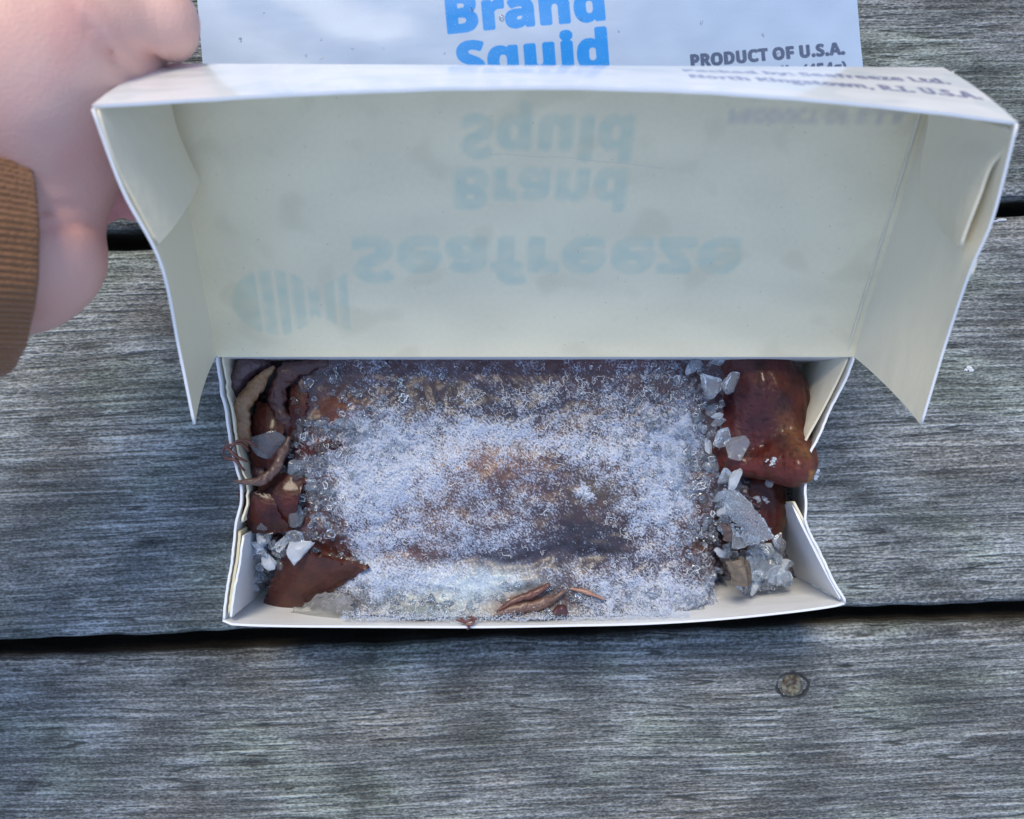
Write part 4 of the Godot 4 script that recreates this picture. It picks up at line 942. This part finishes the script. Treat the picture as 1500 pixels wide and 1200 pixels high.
		for k in g[3]:
			var x: float = g[0].x + rng.randfn(0, g[1]); var z: float = g[0].z + rng.randfn(0, g[2])
			if x < -80 or x > 82 or z < -15 or z > 65: continue
			var y := top_y(x, z)
			if y < 20: continue
			var s := rng.randf_range(0.35, 1.0) * (1.7 if rng.randf() < 0.15 else 1.0)
			wet[rng.randi() % 5].append(Transform3D(Basis.from_euler(Vector3(0, rng.randf() * TAU, 0)).scaled(Vector3(s * rng.randf_range(0.7, 1.4), s, s)), Vector3(x, y + 0.5 + 0.3 * s, z)))
			if rng.randf() < 0.22: hoop[rng.randi() % 5].append(Transform3D(Basis.from_euler(Vector3(rng.randfn(0, 0.3), rng.randf() * TAU, rng.randfn(0, 0.3))).scaled(Vector3.ONE * s * rng.randf_range(0.45, 1.0)), Vector3(x, y + 0.75 + 0.5 * s, z)))
	for k in 5:
		scatter("clear_ice", beads[k], wet[k], clear, sq); scatter("bead_glint", loops[k], hoop[k], m_thread, sq)

func scatter(called: String, b: MB, where: Array, m: Material, parent: Node3D) -> void:
	var mm := MultiMesh.new(); mm.transform_format = MultiMesh.TRANSFORM_3D
	mm.mesh = to_mesh([b]); mm.mesh.surface_set_material(0, m)
	mm.instance_count = where.size()
	for i in where.size():
		var t: Transform3D = where[i]
		t.origin = (t.origin - org) * U
		mm.set_instance_transform(i, t)
	var mi := MultiMeshInstance3D.new(); mi.name = fresh(called, parent); mi.multimesh = mm
	parent.add_child(mi, true); mi.set_meta("kind", "stuff")

# ---------------------------------------------------------------- the hand that holds the lid open
func build_person() -> void:
	var who := thing("person", "bare left hand in a brown knit cuff gripping the carton lid corner", "person", Vector3(-120.7, 95.0, -49.6))
	var flesh := func(p: Vector3) -> Color:
		var c := mixv(Color(0.66, 0.375, 0.315), Color(0.70, 0.44, 0.37), 0.5 + 0.7 * n3(p, 0.035))
		c = mixv(c, Color(0.64, 0.31, 0.27), 0.5 * ss(0.1, 0.7, n3(p + Vector3(40, 0, 0), 0.05)))
		if p.y < 76.0 and p.x > -128.0: c = mixv(c, Color(0.72, 0.28, 0.30), 0.7)
		return c
	var caps := [
		# wrist and heel
		[Vector3(-170, 130, -34), Vector3(-124, 90, -38), 22.0, 19.0], [Vector3(-124, 90, -38), Vector3(-115.3, 93.0, -39.1), 16.0, 11.8],
		# palm and back of the hand
		[Vector3(-120.5, 90.0, -50.9), Vector3(-113.6, 93.0, -66.8), 12.0, 14.0], [Vector3(-110.5, 94.0, -66.5), Vector3(-105.8, 98.0, -78.1), 16.0, 15.0], [Vector3(-118.4, 92.0, -61.3), Vector3(-111.5, 102.0, -81.2), 17.0, 20.0], [Vector3(-120.9, 92.0, -64.7), Vector3(-130.1, 105.0, -84.6), 15.0, 22.0],
		[Vector3(-113.5, 104.0, -77.2), Vector3(-111.1, 100.0, -95.0), 20.0, 18.0], [Vector3(-115.3, 93.0, -40.1), Vector3(-117.1, 90.0, -57.7), 10.5, 10.5],
		# thumb: lies along the top and presses behind the fold of the lid
		[Vector3(-108.3, 102.0, -81.2), Vector3(-94.7, 99.0, -89.0), 15.0, 10.5, 8.0], [Vector3(-94.7, 99.0, -89.0), Vector3(-85.3, 93.5, -93.7), 9.8, 8.3, 3.0], [Vector3(-85.3, 93.5, -93.7), Vector3(-85.2, 92.0, -95.7), 8.3, 8.0, 2.0],
		# four fingers reach below the lid and curl against its back
		[Vector3(-112.3, 98.0, -94.4), Vector3(-108.1, 78.0, -109.0), 10.0, 8.5, 6.0], [Vector3(-108.1, 78.0, -109.0), Vector3(-94.4, 68.0, -105.7), 8.2, 7.0, 3.0],
		[Vector3(-114.2, 92.0, -85.7), Vector3(-115.0, 70.0, -91.6), 10.0, 8.5, 6.0], [Vector3(-115.0, 70.0, -91.6), Vector3(-103.6, 58.0, -86.9), 8.3, 7.0, 3.0],
		[Vector3(-114.9, 88.0, -72.0), Vector3(-119.0, 66.0, -73.3), 10.0, 8.3, 4.0], [Vector3(-119.0, 66.0, -73.3), Vector3(-111.4, 50.0, -74.6), 8.0, 6.8, 3.0],
		[Vector3(-117.2, 84.0, -67.3), Vector3(-122.3, 60.0, -66.1), 8.0, 6.6, 3.0], [Vector3(-122.3, 60.0, -66.1), Vector3(-113.4, 50.0, -62.9), 6.4, 6.0, 1.0], [Vector3(-122.3, 60.0, -66.1), Vector3(-120.5, 54.0, -59.5), 5.6, 4.6, 0.6]]
	var m_skin := vmat(0.5, {"subsurf_scatter_enabled": true, "subsurf_scatter_strength": 0.06, "heightmap_enabled": true, "heightmap_texture": noise_tex(0.05, 4, 512, FastNoiseLite.TYPE_SIMPLEX, 5), "heightmap_scale": 0.012, "uv1_triplanar": true, "uv1_scale": Vector3.ONE * 34.0})
	var creases := [[Vector3(-86.9, 96.0, -87.2), Vector3(1, 0.2, -0.45).normalized(), 9.0], [Vector3(-87.6, 98.0, -87.9), Vector3(1, 0.2, -0.3).normalized(), 8.0], [Vector3(-92.5, 108.0, -83.2), Vector3(1, 0, -0.5).normalized(), 9.0], [Vector3(-91.4, 108.0, -82.3), Vector3(1, 0, -0.5).normalized(), 8.0], [Vector3(-104.7, 100.0, -43.5), Vector3(0.5, 0, 1).normalized(), 10.0], [Vector3(-108.3, 102.0, -46.2), Vector3(0.3, 0, 1).normalized(), 9.0]]
	var soft := func(p: Vector3) -> float: 
		var d := 0.45 * nz.get_noise_3d(p.x * 0.045, p.y * 0.045, p.z * 0.045)
		for c in creases: d += 1.3 * exp(-pow((p - c[0]).dot(c[1]) / 1.1, 2.0)) * exp(-p.distance_squared_to(c[0]) / (c[2] * c[2]))
		return d
	caps.append_array([[Vector3(-97.1, 108.0, -86.3), Vector3(-95.1, 106.0, -88.8), 9.0, 7.5, 6.0], [Vector3(-103.9, 112.0, -67.8), Vector3(-95.5, 108.0, -83.2), 3.0, 2.5, 6.0], [Vector3(-114.7, 102.0, -54.2), Vector3(-102.1, 110.0, -68.6), 2.2, 2.0, 5.0]])
	put("body", [nets(caps, 1.5, 8.0, soft, flesh)], [m_skin], who)
	# ribbed knit cuff of the sleeve
	var a := Vector3(-370, 333, -34); var b := Vector3(-127, 90, -39)
	var d := (b - a).normalized(); var s := d.cross(Vector3.UP).normalized(); var w := s.cross(d)
	var m := MB.new(); var na := 640; var rings := 100
	for i in rings + 5:
		var t := minf(i / float(rings), 1.0)
		var c := a.lerp(b, t)
		var r := 31.0 + 16.0 * (1.0 - t)
		if i > rings: r -= [0.6, 1.8, 3.0, 4.2][i - rings - 1]; c += d * [0.8, 1.0, 0.2, -6.0][i - rings - 1]
		for k in na:
			var an := TAU * k / na
			var rib := 0.22 * cos(an * 128.0 + 0.5 * sin(t * 6.0)) + 0.9 * n2(an * 2.0, t * 4.0)
			var loop := 0.10 * cos(t * 450.0 + (PI if int(floor(an * 128.0 / PI)) % 2 else 0.0))
			var p := c + (s * cos(an) * 0.98 + w * sin(an)) * (r + rib + loop)
			m.pt(p, mixv(Color(0.17, 0.078, 0.034), Color(0.27, 0.13, 0.060), 0.5 + 0.3 * cos(an * 128.0) + 0.3 * n3(p, 0.4)))
	for i in rings + 4:
		for k in na:
			var q := i * na + k; var q2 := i * na + (k + 1) % na
			m.quad(q, q + na, q2 + na, q2)
	put("sleeve", [m], [vmat(0.95, {"rim_enabled": true, "rim": 0.5, "rim_tint": 0.7, "heightmap_enabled": true, "heightmap_texture": noise_tex(0.05, 3, 256), "heightmap_scale": 0.05, "uv1_triplanar": true, "uv1_scale": Vector3.ONE * 60.0})], who)

# ---------------------------------------------------------------- loose bits
func build_crumbs() -> void:
	var milky := ice_mat(0.6, 0.35)
	for a in [[Vector3(109.1, 1.0, 23.9), Vector3(2.2, 1.4, 1.9), "small ice crumb on the deck beside the carton's pinched right side"], [Vector3(178.9, -1.0, -68.6), Vector3(3.4, 0.8, 0.8), "thin white flake at the edge of the rear deck gap"], [Vector3(165.2, 0.4, -14.8), Vector3(1.6, 0.5, 1.2), "tiny curl of ice on the deck below the right lid flap"]]:
		var o := thing("ice_crumb", a[2], "ice", a[0])
		for k in 5:
			put("ice_piece", [lump(a[0] + Vector3(rng.randfn(0, a[1].x * 0.5), 0, rng.randfn(0, a[1].z * 0.4)), a[1] * rng.randf_range(0.3, 0.6), k * 2.0 + a[0].x, 2, 0.5, 1.6, true)], [milky], o)
